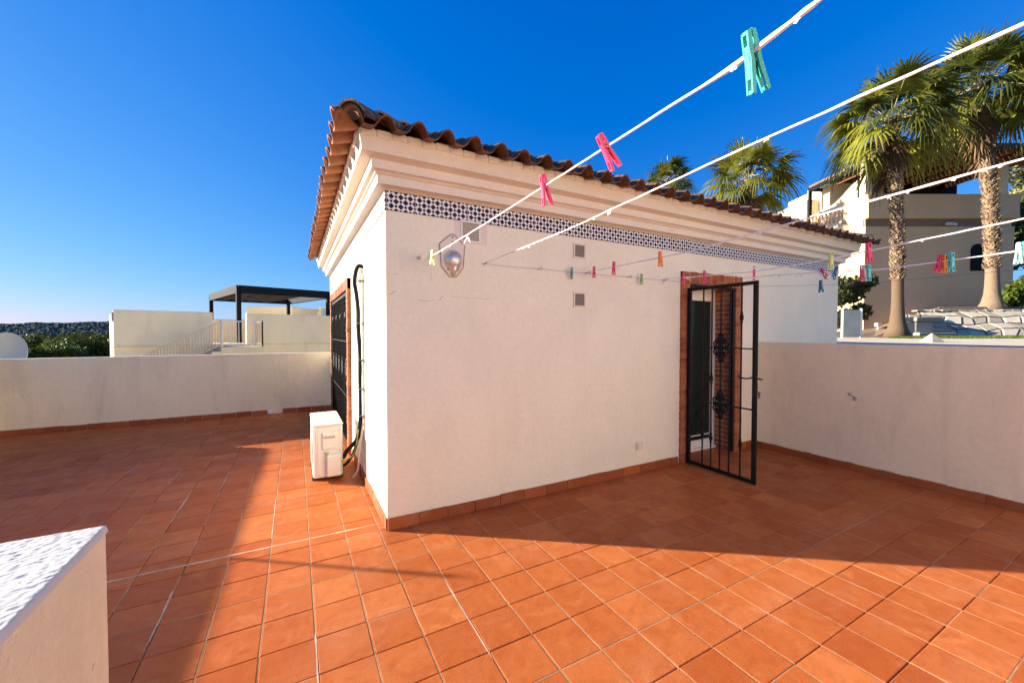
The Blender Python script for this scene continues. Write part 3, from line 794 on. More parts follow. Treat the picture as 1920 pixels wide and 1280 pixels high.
# wall lamp: shaped back plate with a chrome dome
lp = thing('wall_lamp', (1.176, KY, 2.03), 'wall lamp with chrome dome on a white back plate, by the nearest vent', 'lamp')
pts = [(1.165,2.395),(1.19,2.395),(1.285,2.306),(1.272,2.125),(1.205,2.038),(1.150,2.038),(1.080,2.122),(1.062,2.306)]
m = MB(); m.prism([(x, KY-.004, z) for x, z in pts], (0,-.004,0)); m.build('back_plate', M['plate'], lp)
m = MB(); cxp = sum(p[0] for p in pts)/8; czp = sum(p[1] for p in pts)/8
m.tube([(x, KY-.008, z) for x, z in pts+pts[:1]], .0048, 6); m.build('plate_rim', M['vent'], lp)
m = MB(); vs = []; fs = []; n_, k_ = 20, 10
c = V((1.180, KY-.008, 2.176))
for i in range(k_+1):
    a = pi/2*i/k_
    for q in range(n_):
        b_ = 2*pi*q/n_; vs.append(c+V((cos(b_)*.080*cos(a), -.075*sin(a), sin(b_)*.088*cos(a))))
for i in range(k_):
    for q in range(n_): fs.append((i*n_+q, i*n_+(q+1)%n_, (i+1)*n_+(q+1)%n_, (i+1)*n_+q))
m.add(vs, fs); m.tube([c+V((cos(b_)*.082, 0, sin(b_)*.090)) for b_ in [2*pi*q/24 for q in range(25)]], .004, 6, cap=False)
m.build('chrome_dome', M['chrome'], lp, smooth=True)
m = MB(); m.tube([c+V((0,-.04,-.03)), c+V((0,-.02,-.09)), c+V((0,-.006,-.125))], [.030,.022,.018], 10); m.build('neck', M['chrome'], lp, smooth=True)
m = MB()
for (x, z) in [(1.177,2.372),(1.177,2.33),(1.135,2.10),(1.222,2.098),(1.177,2.052)]:
    m = MB(); m.lathe((x, KY-.008, z), [(.0075,0),(.0075,.003),(.004,.005)], 8, axis=(0,-1,0)); m.build('screw', M['ac_dark'], lp)

# ================================================================== AIR CONDITIONER
ax0, ax1, ay0, ay1, az0, az1 = .150, .435, 4.60, 5.33, .045, .610
ac = thing('air_conditioner', ((ax0+ax1)/2, (ay0+ay1)/2, 0), 'cream outdoor air conditioning unit on the tiles beside the sunlit wall', 'air conditioner')
m = MB(); m.box((ax0, ay0, az0), (ax1, ay1, az1-.028), None, .014)
m.box((ax0-.006, ay0-.006, az1-.028), (ax1+.006, ay1+.006, az1), None, .012)
for k in range(5):   # ribs pressed in the lid
    m.box((ax0+.03+k*.052, ay0+.03, az1-.002), (ax0+.052+k*.052, ay1-.03, az1+.005), None, .004)
for k in (0, 1): m.box((ax0+.028+k*.016, ay0-.004, az0+.02), (ax0+.036+k*.016, ay0+.004, az1-.05), None, .002)
m.build('casing', M['ac'], ac)
m = MB(); m.box((ax0+.085, ay0-.016, az0+.30), (ax0+.225, ay0-.001, az0+.475), None, .006)
m.box((ax0+.090, ay0-.026, az0+.44), (ax0+.215, ay0-.016, az0+.455), None, .004); m.build('electrical_cover', M['ac'], ac)
for (x, z) in [(ax0+.25,.53),(ax0+.25,.32),(ax0+.055,.08),(ax0+.055,.54)]:
    m = MB(); m.lathe((x, ay0+.0005, z), [(.004,0),(.004,.003)], 6, axis=(0,-1,0)); m.build('screw', M['ac_dark'], ac)
m = MB(); m.box((ax0+.098, ay0-.0185, az0+.415), (ax0+.208, ay0-.0155, az0+.430)); m.build('grip_recess', M['vent'], ac)
m = MB(); m.box((ax0+.125, ay0-.055, az0+.015), (ax0+.265, ay0-.001, az0+.24), None, .010); m.build('valve_cover', M['ac'], ac)
m = MB(); c = V((ax0-.004, ay0+.30, .33))
for rr in (.06, .10, .14, .18, .22): m.tube([c+V((0, rr*cos(a), rr*sin(a))) for a in [2*pi*k/24 for k in range(25)]], .003, 5, cap=False)
for k in range(16):
    a = 2*pi*k/16; m.tube([c+V((0,.04*cos(a),.04*sin(a))), c+V((0,.225*cos(a),.225*sin(a)))], .0025, 4)
m.build('fan_grille', M['ac'], ac)
m = MB(); m.lathe(c+V((.003,0,0)), [(.225,0),(.225,.002)], 24, axis=(-1,0,0)); m.build('fan_opening', M['ac_dark'], ac)
for (y) in (ay0+.09, ay1-.12):
    m = MB(); m.box((ax0-.008, y, .002), (ax1+.012, y+.04, .044), None, .004); m.build('foot', M['ac_dark'], ac)
m = MB()
for k in range(3): m.tube([(ax0+.10+k*.018, ay0-.012, az0+.262-k*.001), (ax0+.112+k*.018, ay0-.014, az0+.262)], .004, 6)
m.build('gland', M['ac_dark'], ac)
# pipes climbing the wall
X_ = KX-.03
pr = thing('pipe_run', (KX, 4.43, 0), 'black insulated pipe and cream conduit climbing the sunlit wall above the air conditioner', 'pipe')
def curve(pts, n=8):
    P = [V(p) for p in pts]; out = []
    for i in range(len(P)-1):
        p0 = P[max(i-1,0)]; p1 = P[i]; p2 = P[i+1]; p3 = P[min(i+2, len(P)-1)]
        for k in range(n):
            t = k/n; out.append(.5*((2*p1)+(-p0+p2)*t+(2*p0-5*p1+4*p2-p3)*t*t+(-p0+3*p1-3*p2+p3)*t**3))
    return out+[P[-1]]
m = MB()
m.tube(curve([(KX+.01,4.42,2.25),(X_-.02,4.44,2.25),(X_-.03,4.60,2.12),(X_-.01,4.62,1.98),(X_,4.58,1.80),(X_-.01,4.50,1.62),(X_,4.46,1.35),(X_-.005,4.42,1.2),(X_,4.46,1.05),(X_,4.44,.85),(X_-.005,4.44,.62),(X_-.03,4.50,.44),(X_-.12,4.60,.30),(ax1+.01,4.66,.215),(ax1-.02,4.68,.20)]), .022, 8)
m.build('insulated_pipe', M['foam'], pr, smooth=True)
m = MB(); m.tube(curve([(X_-.01,4.40,.70),(X_-.03,4.44,.50),(X_-.06,4.52,.30),(X_-.12,4.60,.17),(ax1+.01,4.67,.125),(ax1-.02,4.68,.12)]), .016, 8); m.build('drain_hose', M['foam'], pr, smooth=True)
m = MB(); m.box((KX-.022, 4.365, .62), (KX-.001, 4.415, 2.17), None, .004); m.tube(curve([(KX-.013,4.39,2.16),(KX-.02,4.42,2.22),(KX-.02,4.46,2.20),(KX-.02,4.47,2.08)]), .012, 6)
m.tube(curve([(KX-.012,4.39,.64),(KX-.03,4.40,.50),(KX-.05,4.42,.30),(KX-.06,4.50,.10),(KX-.10,4.55,.02)]), .010, 6)
m.build('conduit', M['trunking'], pr)
m = MB()
for z in (2.10, 1.66, 1.28, .98, .70):
    m = MB(); m.box((KX-.056, 4.35, z), (KX-.0, 4.49, z+.006)); m.build('pipe_clip', M['ac_dark'], pr)
for (mt, dx) in (('wire_green', 0), ('wire_yellow', .008)):
    m = MB(); m.tube(curve([(ax0+.12+dx, ay0-.014, az0+.262), (ax0+.16+dx, ay0-.03, az0+.215), (ax0+.24+dx, ay0-.04, az0+.165+dx), (X_-.08, 4.52, .25+dx), (X_-.045, 4.45, .40), (X_-.03, 4.41, .56)]), .0052, 6)
    m.build('earth_wire', M[mt], pr, smooth=True)

# ================================================================== CLOTHES LINES, HOOKS
hx = [.885, 1.468, 2.040, 2.610, 3.182, 3.729, 4.30, 4.87]
hnames = ['by the corner behind the dark teal peg', 'right of the wall lamp', 'left of the upper vent', 'right of the upper vent', 'above the green peg', 'left of the brick door surround', 'in front of the brick door surround', 'above the brick door head']
for k, x in enumerate(hx):
    z = 2.172
    o = MB(); o.tube([(x, KY, z), (x, KY-.035, z)], .0035, 6)
    o.tube([(x+.0, KY-.035-.013+.013*cos(a), z+.013*sin(a)) for a in [radians(d) for d in range(0, 290, 24)]], .0032, 6)
    o.lathe((x, KY, z), [(.009, 0), (.009, .003)], 10, axis=(0,-1,0))
    tag(o.build('wall_hook', M['steel'], smooth=True, origin=(x, KY, z)), 'small screw hook in the shaded wall '+hnames[k], 'hook', 'screw hooks holding the washing lines')
def lerp_path(P, n=40):
    out = []
    for i in range(n+1):
        s = i/n*(len(P)-1); k = min(int(s), len(P)-2); t = s-k
        out.append(V(P[k])*(1-t)+V(P[k+1])*t)
    return out
LINES = {}
def zline(P, y):
    P = sorted(P)
    for (ya, za), (yb, zb) in zip(P, P[1:]):
        if ya <= y <= yb: return za+(zb-za)*(y-ya)/(yb-ya)
    return P[0][1] if y < P[0][0] else P[-1][1]
def line(key, x, P, r, label, bare=None, bulge=(), tatters=(), x1=None):
    LINES[key] = (x, P)
    o = thing('clothes_line', (x, KY-.05, zline(P, KY-.05)), label, 'washing line', 'washing lines strung from the shaded wall')
    ys = []; y = KY-.05
    while y > -3.2: ys.append(y); y -= .03
    ys.append(-3.2)
    pts = []; rs = []
    for y in ys:
        rr = r*(1+.14*noise.noise(V((y*17, x, 0))))
        for (yc, w_, a) in bulge: rr += r*a*math.exp(-((y-yc)/w_)**2)*(.75+.5*noise.noise(V((y*60, 2, x))))
        pts.append(V((x+.0015*noise.noise(V((y*9, 0, x))), y, zline(P, y)+.002*noise.noise(V((y*8, 5, x)))))); rs.append(rr)
    wi = MB(); wi.tube(pts, .0014, 5); wi.build('wire_core', M['wire'], o)
    if r > .002:
        m = MB()
        cut = [i for i, y in enumerate(ys) if bare is None or y < bare]
        m.tube([pts[i] for i in cut], [rs[i] for i in cut], 8)
        sh = m.build('sheath', M['rope'], o, smooth=True)
        if tatters:
            t_ = MB()
            for (y, L) in tatters:
                c = V((x, y, zline(P, y)-r*.6))
                for q in range(random.randint(2, 4)):
                    d = V((random.uniform(-.4,.4), random.uniform(-1,1), -random.uniform(.6,1.2)))*L*random.uniform(.5, 1)
                    s_ = V((random.uniform(-.4,.4), 1, random.uniform(-.3,.3)))*random.uniform(.003, .007)
                    t_.prism([c-s_, c+s_, c+d*.5+s_*1.3, c+d, c+d*.5-s_*.9], (.0008,0,.0002))
            t_.build('loose_sheath', M['rope'], o)
    return o
rt = lambda a, b_, n, L: [(random.uniform(a, b_), random.uniform(.4, 1)*L) for _ in range(n)]
line('L1', .93, [(3.23,2.150),(2.0,2.17),(.586,2.207),(.428,2.235),(-3.2,2.40)], .0037, 'white washing line nearest the corner, rising to the top edge of the picture', bulge=((.52,.035,1.0),(.60,.05,.9),(.45,.02,1.1)), tatters=[(2.28,.06),(2.27,.05),(2.75,.02),(2.6,.018),(.46,.012),(.60,.012)])
line('L2', 1.468, [(3.23,2.176),(2.0,2.195),(.894,2.251),(.258,2.273),(-3.2,2.40)], .0042, 'white washing line hooked right of the wall lamp, crossing in front of the palms', bare=2.93, bulge=((.55,.1,.25),(.30,.06,.4)), tatters=rt(2.9,2.0,6,.02)+[(1.75,.025),(1.62,.02),(.82,.015)])
line('L3', 2.61, [(3.23,2.178),(1.98,2.177),(1.12,2.235),(.448,2.274),(-3.2,2.40)], .0050, 'white washing line holding the orange peg', tatters=rt(2.9,1.2,10,.022)+rt(1.0,.5,5,.02), bulge=((.7,.1,.3),(.9,.08,.25)))
line('L4', 3.729, [(3.23,2.180),(2.18,2.130),(1.606,2.149),(.634,2.230),(-3.2,2.40)], .0050, 'white washing line starting left of the brick door surround', tatters=[(3.20,.06),(3.19,.05),(2.9,.05),(2.88,.05)]+rt(2.6,1.0,4,.015))
line('L5', 4.35, [(3.23,2.176),(2.32,2.160),(1.46,2.100),(.74,2.125),(-3.2,2.38)], .0050, 'white washing line starting in front of the brick door head, with the most pegs', bare=2.42, tatters=[(2.3,.04),(2.12,.05),(2.1,.04),(1.93,.05),(1.90,.04),(1.86,.04),(1.80,.04)])
line('L6', 4.87, [(3.23,2.176),(2.82,2.120),(1.83,2.042),(.82,2.048),(-3.2,2.36)], .0015, 'thin bare grey washing wire, lowest and furthest right')
m = MB(); P = []
for a, b_ in zip(hx[1:], hx[2:]):
    for k in range(6):
        t = k/6; P.append(V((a+(b_-a)*t, KY-.045, 2.166-.006*sin(pi*t))))
m.tube(P+[V((hx[-1], KY-.045, 2.166))], .0016, 5)
tag(m.build('wall_wire', M['wire']), 'thin grey wire running along the shaded wall from hook to hook', 'wire')
LINES['W'] = None
# added unseen wall behind the camera: bounces sunlight onto the shaded walls
mh = thing('bounce_wall', (3.2, -5, -6), 'added cream wall behind the camera, bouncing sunlight onto the shaded walls', 'building')
m = MB(); m.box((-1.15, -7.2, -6), (9.0, -3.2, 4.1), None, .01); m.build('wall', M['bounce_cream'], mh)
m = MB(); m.box((-1.3, -7.35, 4.1), (9.15, -3.05, 4.3), None, .02); m.build('roof_edge', M['cornice'], mh)
m = MB(); m.box((1.2, -3.203, .02), (2.15, -3.16, 2.1), None, .004); dd0 = m.build('door', M['wood'], mh)  # door and window here only dress the added wall
m = MB(); m.box((4.3, -3.202, 1.0), (5.4, -3.17, 2.1), None, .004); w0 = m.build('window', M['pvc'], mh)
m = MB(); m.box((4.36, -3.168, 1.06), (5.34, -3.165, 2.04)); m.build('pane', M['pane_sky'], w0)

# ================================================================== PEGS
def peg_arm(sg):
    """one jaw: outline in the xz plane, width along y; z=0 at the line"""
    m = MB(); hw = .0085
    prof_ = [(0.0006, .046), (.0095, .043), (.0125, .010), (.0115, -.004), (.0205, -.066), (.0135, -.069), (.0060, -.030), (.0035, -.006), (.0052, .003), (.0006, .012), (.0022, .024)]
    pr_ = [(x*sg, z) for x, z in prof_]
    # side cheeks and web so the ends read as open frames
    for (ya, yb) in ((-hw, -hw+.0035), (hw-.0035, hw)):
        m.prism([(x, ya, z) for x, z in pr_], (0, yb-ya, 0), .5)
    def web(z_a, z_b, xa, xb, xa2, xb2):
        m.prism([(xa*sg, -hw+.0034, z_a), (xb*sg, -hw+.0034, z_a), (xb2*sg, -hw+.0034, z_b), (xa2*sg, -hw+.0034, z_b)], (0, 2*hw-.0068, 0), .5)
    web(.044, .038, .001, .0088, .0015, .0092); web(.018, -.040, .0075, .0112, .0115, .0160); web(-.060, -.0665, .0125, .0185, .0136, .0196)
    web(.012, -.002, .0010, .008, .0045, .008)
    return m
armL = peg_arm(1).build('jaw', M['peg_teal'], auto=30); armR = peg_arm(-1).build('jaw', M['peg_teal'], auto=30)
sp = MB()
for k in range(4): sp.tube([V((.0036*cos(a), -.004+.0026*k+.0026*a/(2*pi), -.012+.0036*sin(a))) for a in [2*pi*q/8 for q in range(9)]], .0008, 5)
sp.tube([(0.0128, -.0088, .006), (.0128, .0088, .006)], .0008, 5); sp.tube([(-.0128, -.0088, .006), (-.0128, .0088, .006)], .0008, 5)
spring = sp.build('spring', M['steel'])
def fix_origin(o):
    me = o.data
    for v_ in me.vertices: v_.co += o.location
    o.location = (0,0,0)
for o in (armL, armR, spring): fix_origin(o); COL.objects.unlink(o)
def peg(px_, py_, key, colr, label, size=1.0, tilt=0, yaw=0, drop=0, lean=0):
    if key == 'W': p = onp(px_, py_, 1, KY-.045); p.z = 2.163
    else:
        x, P = LINES[key]; p = onp(px_, py_, 0, x); p.z = zline(P, p.y)
    p.z -= drop
    root = thing('clothes_peg', p, label, 'clothes peg', 'coloured plastic pegs on the washing lines')
    root.rotation_euler = (lean, tilt, yaw); root.scale = (size, size, size)
    for src in (armL, armR, spring):
        c = src.copy(); COL.objects.link(c); c.parent = root
        if src is not spring:
            c.material_slots[0].link = 'OBJECT'; c.material_slots[0].material = M['peg_'+colr]
    return root
R_ = radians
peg(1411, 104, 'L1', 'teal', 'large teal peg nearest the camera, against the blue sky', 1.18, R_(-20), R_(-20), lean=R_(8), drop=.008)
peg(1136, 318, 'L1', 'pink', 'pink peg crossing the dark roof edge', 1.1, R_(-36), R_(-14), lean=R_(6), drop=.004)
peg(1021, 396, 'L1', 'pink', 'pink peg in front of the cornice and tile frieze', 1.15, R_(-12), R_(-10), drop=.004)
peg(811, 484, 'L1', 'lime', 'pale green peg beside the wall lamp, right one of the two', 1.0, R_(2), R_(20))
peg(805, 487, 'L1', 'lime', 'pale green peg near the corner, left one of the two', 1.0, R_(-4), R_(-20))
peg(793, 487, 'L1', 'darkteal', 'dark teal peg closest to the corner of the room', 1.0, R_(-6), R_(0))
peg(1072, 506, 'W', 'darkteal', 'dark teal peg hanging flat against the wall below the upper vent', 1.0, R_(0), R_(70))
peg(1203, 518, 'W', 'green', 'moss green peg on the wall wire left of the door', 1.05, R_(2), R_(70))
peg(1114, 507, 'L3', 'pink', 'pink peg left of the close pair right of the vents', 1.0, R_(2), R_(15))
peg(1151, 504, 'L3', 'pink', 'pink peg right of the close pair right of the vents', 1.08, R_(3), R_(10))
peg(1238, 485, 'L3', 'orange', 'orange peg above and left of the door', 1.12, R_(-3), R_(0))
peg(1281, 522, 'L4', 'pink', 'pink peg in front of the left side of the brick surround', 1.05, R_(4), R_(0))
peg(1321, 519, 'L4', 'pink', 'pink peg in front of the brick door head', 1.20, R_(-2), R_(10))
peg(1414, 509, 'L4', 'pink', 'pink peg right above the tip of the open gate', 1.15, R_(0), R_(30))
peg(1558, 488, 'L4', 'lime', 'yellow green peg at the right end of the frieze', 1.25, R_(-4), R_(50))
peg(1629, 472, 'L4', 'pink', 'tall pink peg just below the far roof corner', 1.35, R_(3), R_(50))
peg(1544, 509, 'L5', 'crimson', 'dark red peg turned sideways at the end of the frieze', 1.1, R_(-55), R_(0))
peg(1567, 508, 'L5', 'darkteal', 'dark teal peg slanting beside the far corner of the room', 1.1, R_(35), R_(0))
peg(1616, 506, 'L5', 'pink', 'pink peg tucked behind the cream one', 1.2, R_(8), R_(40), drop=.01)
peg(1621, 506, 'L5', 'cream', 'pale cream peg between the pink and turquoise ones', 1.25, R_(4), R_(60), drop=.01)
peg(1628, 505, 'L5', 'turquoise', 'turquoise peg in front of the left palm side of the tan house', 1.25, R_(-2), R_(60), drop=.012)
peg(1761, 488, 'L5', 'pink', 'slanting pink peg on the left of the trio between the palms', 1.2, R_(-14), R_(60))
peg(1771, 489, 'L5', 'orange', 'orange peg in the middle of the trio between the palms', 1.2, R_(-4), R_(50), drop=.008)
peg(1783, 486, 'L5', 'turquoise', 'turquoise peg on the right of the trio between the palms', 1.3, R_(-2), R_(60))
peg(1912, 467, 'L5', 'mint', 'pale mint peg at the right edge of the picture', 1.3, R_(0), R_(60))
peg(1921, 466, 'L5', 'turquoise', 'turquoise peg cut by the right edge of the picture', 1.3, R_(-2), R_(60))
peg(1539, 531, 'L6', 'darkteal', 'dark teal peg alone on the lowest bare wire', 1.15, R_(4), R_(75))

# ================================================================== VEGETATION HELPERS
def rdir():
    z = random.uniform(-1, 1); a = random.uniform(0, 2*pi); r = sqrt(1-z*z); return V((r*cos(a), r*sin(a), z))
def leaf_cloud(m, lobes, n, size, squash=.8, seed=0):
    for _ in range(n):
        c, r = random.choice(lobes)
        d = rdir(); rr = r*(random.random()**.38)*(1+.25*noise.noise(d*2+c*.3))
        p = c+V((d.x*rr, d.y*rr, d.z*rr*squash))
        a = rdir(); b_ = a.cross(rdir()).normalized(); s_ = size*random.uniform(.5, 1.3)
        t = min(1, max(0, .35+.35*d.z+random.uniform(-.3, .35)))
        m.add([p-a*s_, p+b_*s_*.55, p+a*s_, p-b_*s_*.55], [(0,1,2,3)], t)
def tree(name, base, top_z, rad, lobes_n, n, size, mat, label, cat='tree', group=None, trunk_r=.15):
    base = V(base); o = thing(name, base, label, cat, group); H = top_z-base.z
    lobes = []
    for k in range(lobes_n):
        a = random.uniform(0, 2*pi); q = random.random()**.6
        lobes.append((base+V((cos(a)*rad*q*.7, sin(a)*rad*q*.7, H*random.uniform(.45, .85))), rad*random.uniform(.35, .6)))
    t = MB(); t.tube(curve([base, base+V((rad*.05,0,H*.25)), base+V((-rad*.04,rad*.05,H*.5)), base+V((0,0,H*.75))], 4), [trunk_r*(1-.06*k) for k in range(13)], 8)
    for (c, r) in lobes[:8]: t.tube([base+UP*H*.35, (base+UP*H*.4+c)/2+V((0,0,.1)), c], [trunk_r*.5, trunk_r*.35, trunk_r*.15], 6)
    t.build('trunk', M['bark'], o, smooth=True)
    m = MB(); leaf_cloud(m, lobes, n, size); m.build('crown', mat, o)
    return o
def bush(name, base, rad, h, n, size, mat, label, cat='bush', lobes_n=9):
    base = V(base); o = thing(name, base, label, cat)
    lobes = [(base+V((random.uniform(-.6,.6)*rad, random.uniform(-.6,.6)*rad, random.uniform(.2,.8)*h)), rad*random.uniform(.3,.55)) for _ in range(lobes_n)]
    t = MB()
    for (c, r) in lobes: t.tube([base, (base+c)/2+V((.05,0,0)), c], [.03,.02,.008], 5)
    t.build('stem', M['bark'], o)
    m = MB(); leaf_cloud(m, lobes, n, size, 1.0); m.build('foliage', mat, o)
    return o

def frond(lm, pm_, c, az, el, Lp, Rb, tint, droop=.5, nl=26):
    """fan leaf: petiole from c in direction (az, el), then a folded fan whose tips hang"""
    d = V((cos(az)*cos(el), sin(az)*cos(el), sin(el)))
    side = V((-sin(az), cos(az), 0)); 
    P = []
    for k in range(5):
        t = k/4; P.append(c+d*Lp*t-UP*(droop*.22*Lp*t*t))
    pm_.tube(P, [.022,.016,.013,.011,.009], 4)
    h = P[-1]; dd = (P[-1]-P[-2]).normalized(); side = dd.cross(UP)
    if side.length < .1: side = V((1,0,0))
    side.normalize(); nn = side.cross(dd).normalized()
    roll = random.uniform(-.35, .35); side, nn = side*cos(roll)+nn*sin(roll), nn*cos(roll)-side*sin(roll)
    span = radians(random.uniform(100, 125))
    for k in range(nl):
        a = -span+2*span*k/(nl-1)+random.uniform(-.03, .03)
        L = Rb*(.72+.28*cos(a*.75))*random.uniform(.82, 1.12)
        dir_ = dd*cos(a)+side*sin(a)+nn*(.18*cos(a)-.10)
        lat = (-dd*sin(a)+side*cos(a)); fold = nn*(.012 if k % 2 else -.012)
        g_ = droop*random.uniform(.7, 1.25)
        w0 = L*(2*span/nl)*.5
        pts = []
        for (t, wd) in ((0, .25), (.26, .92), (.42, .55), (.75, .34), (1, .04)):
            q = h+dir_*L*t*(1-.12*g_*t)-UP*(g_*L*.62*t**2.6)
            wl = w0*min(t+.12, .55)*wd/.6
            pts.append((q-lat*wl+fold*0, q+nn*(.010 if t < .8 else 0), q+lat*wl))
        vs = []; 
        for (a_, b_, c_) in pts: vs += [a_, b_, c_]
        fs = []
        for i in range(4):
            fs += [(3*i, 3*i+1, 3*i+4, 3*i+3), (3*i+1, 3*i+2, 3*i+5, 3*i+4)]
        lm.add(vs, fs, min(1, max(0, tint+random.uniform(-.08, .08))))
def palm(base, crown_z, label, tr=.20, Rb=.85, Lp=.9, nf=34, nd=12, lean=(0,0), boots=(0,1), yellow=.4, nl=26, skirt_len=1.0, group='tall fan palms', flare=1.6):
    base = V(base); o = thing('fan_palm', base, label, 'palm tree', group); H = crown_z-base.z
    def ax(t): return base+V((lean[0]*t*t, lean[1]*t*t, H*t))
    m = MB(); n = 26
    rs = []
    for k in range(n+1):
        t = k/n; fl = flare*tr*math.exp(-t*H/.42)*.55
        rs.append(tr*(1-.12*t)*(1+.05*noise.noise(V((t*20, base.x, 0))))+fl)
    m.tube([ax(k/n) for k in range(n+1)], rs, 16); m.build('trunk', M['palmtrunk'], o, smooth=True)
    b = MB(); z = boots[0]*H; k = 0
    while z < boots[1]*H:
        for q in range(9):
            a = q*2*pi/9+k*.35+random.uniform(-.12, .12); t = z/H; r0 = tr*(1-.12*t)
            c = ax(t); rd = V((cos(a), sin(a), 0)); sd = V((-sin(a), cos(a), 0))
            q_ = tr/.2; wv = random.uniform(.035, .06)*q_; L = random.uniform(.04, .13)*q_; out = random.uniform(.04, .12)*q_
            p0 = c+rd*(r0*.92); cr = sd*random.choice((-1, 1))*random.uniform(.0, .05)
            v0 = [p0-sd*wv-UP*.03, p0+sd*wv-UP*.03, p0+rd*.03+sd*wv*.8-UP*.0, p0+rd*.03-sd*wv*.8]
            tip = p0+rd*out+UP*L+cr
            v1 = [tip-sd*wv*.45, tip+sd*wv*.45, tip+sd*wv*.4-rd*.02+UP*.02, tip-sd*wv*.4-rd*.02+UP*.02]
            b.add(v0+v1, [(0,1,5,4),(1,2,6,5),(2,3,7,6),(3,0,4,7),(4,5,6,7)], random.random())
        z += random.uniform(.065, .085)*tr/.2; k += 1
    b.build('leaf_bases', M['boot'], o)
    c = ax(1)
    lm = MB(); pm_ = MB()
    for k in range(nf):
        u = (k+.5)/nf; el = radians(82-118*u**.85)+random.uniform(-.12, .12); az = k*2.39996+random.uniform(-.25, .25)
        tt = (yellow*random.random()*1.3 if u < .6 else yellow*random.uniform(.4, 1.9))
        frond(lm, pm_, c+V((cos(az), sin(az), 0))*tr*.5+UP*random.uniform(-.1, .15), az, el, Lp*random.uniform(.75, 1.1)*(1 if u > .25 else .85), Rb*random.uniform(.85, 1.1), tt, .15+.85*u+random.uniform(0, .25), nl)
    # unopened spear leaves
    for k in range(2):
        a = random.uniform(0, 6.28); p = c+V((cos(a), sin(a), 0))*.08; tp = p+V((cos(a)*.25, sin(a)*.25, Lp*1.5))
        lm.prism([p+V((-.03,0,.3)), p+V((.03,0,.3)), tp+V((.02,0,0)), tp+V((-.01,0,.1))], (0,.03,0), .15)
    lm.build('crown', M['leafpalm'], o); pm_.build('leaf_stalks', M['petiole'], o)
    dm = MB(); dp = MB()
    for k in range(nd):
        az = k*2.39996+1+random.uniform(-.3, .3); z_ = random.uniform(.05, skirt_len*.8)
        frond(dm, dp, c-UP*z_+V((cos(az), sin(az), 0))*tr*.6, az, radians(random.uniform(-86, -68)), Lp*random.uniform(.2, .5), Rb*random.uniform(.45, .75), random.random(), .9, 16)
    for k in range(140):   # stubs of old stalks under the crown
        a = random.uniform(0, 6.28); z_ = random.uniform(0, skirt_len); rd = V((cos(a), sin(a), 0)); p = c-UP*z_+rd*tr*.8
        dp.bar(p, p+rd*random.uniform(.05, .16)+UP*random.uniform(-.3, .12), .03, .012, t=random.random()*.6)
    dm.add([tuple(v) for v in dp.v], dp.f, .2); 
    dm.build('dead_leaves', M['deadpalm'], o)
    return o

# ================================================================== RIGHT: GARDEN, PALMS, TAN HOUSE
gd = MB()
Q = 1.5
def G(px_, z, d):
    p = at(px_, 640, d*Q); return V((p.x, p.y, EYE+(z-EYE)*Q))
def gz(px_, d):     # garden level by bearing and distance
    if d <= 11.6: return 1.40+.012*(d-7)
    return 1.47+.9*min(1, (d-11.6)/.9)*min(1, max(.15, (px_-1600)/150))
cols = [1300, 1480, 1560, 1600, 1640, 1700, 1760, 1820, 1880, 1960, 2150, 2600]; ds = [5.4, 8, 9, 10, 11.6, 12.1, 12.5, 14, 16, 20, 26]
vs = [G(c, gz(c, d), d) for d in ds for c in cols]; nc = len(cols)
fs = [(i*nc+j, i*nc+j+1, (i+1)*nc+j+1, (i+1)*nc+j) for i in range(len(ds)-1) for j in range(nc-1)]
gd.add(vs, fs)
lowr = [V((G(c, 0, 5.4).x, G(c, 0, 5.4).y, -6.3)) for c in cols]; gd.add([vs[j] for j in range(nc)]+lowr, [(j, nc+j, nc+j+1, j+1) for j in range(nc-1)])
sidel = [vs[i*nc] for i in range(len(ds))]; gd.add(sidel+[V((p.x, p.y, -6.3)) for p in sidel], [(i, i+1, len(ds)+i+1, len(ds)+i) for i in range(len(ds)-1)])
tag(gd.build('garden_ground', M['earth'], origin=(0,0,-6)), kind='structure')
# lawn: base sheet and blades
lw = MB(); pr_l = []
for k in range(30):
    c_ = 1670+k*26
    pr_l.append((G(c_, gz(c_, 9.2)+.012, 9.0+.2*noise.noise(V((k*.7,0,0)))), G(c_, gz(c_, 11)+.012, 11.05)))
random.seed(3)
for k in range(26000):
    c_ = random.uniform(1665, 2050); d = random.uniform(9.15, 11.1)
    if c_ < 1700 and random.random() < .6: continue
    p = G(c_, gz(c_, d), d); a = random.uniform(0, pi); s_ = V((cos(a), sin(a), 0))*random.uniform(.009, .02); h = random.uniform(.03, .08)
    tip = p+V((random.uniform(-.02,.02), random.uniform(-.02,.02), h))
    lw.add([p-s_, p+s_, tip], [(0,1,2)], random.uniform(.3, 1))
tag(lw.build('lawn', M['leafgreen'], origin=(0,0,0)), 'strip of bright green grass behind the yellow kerb', 'grass', kind='stuff')
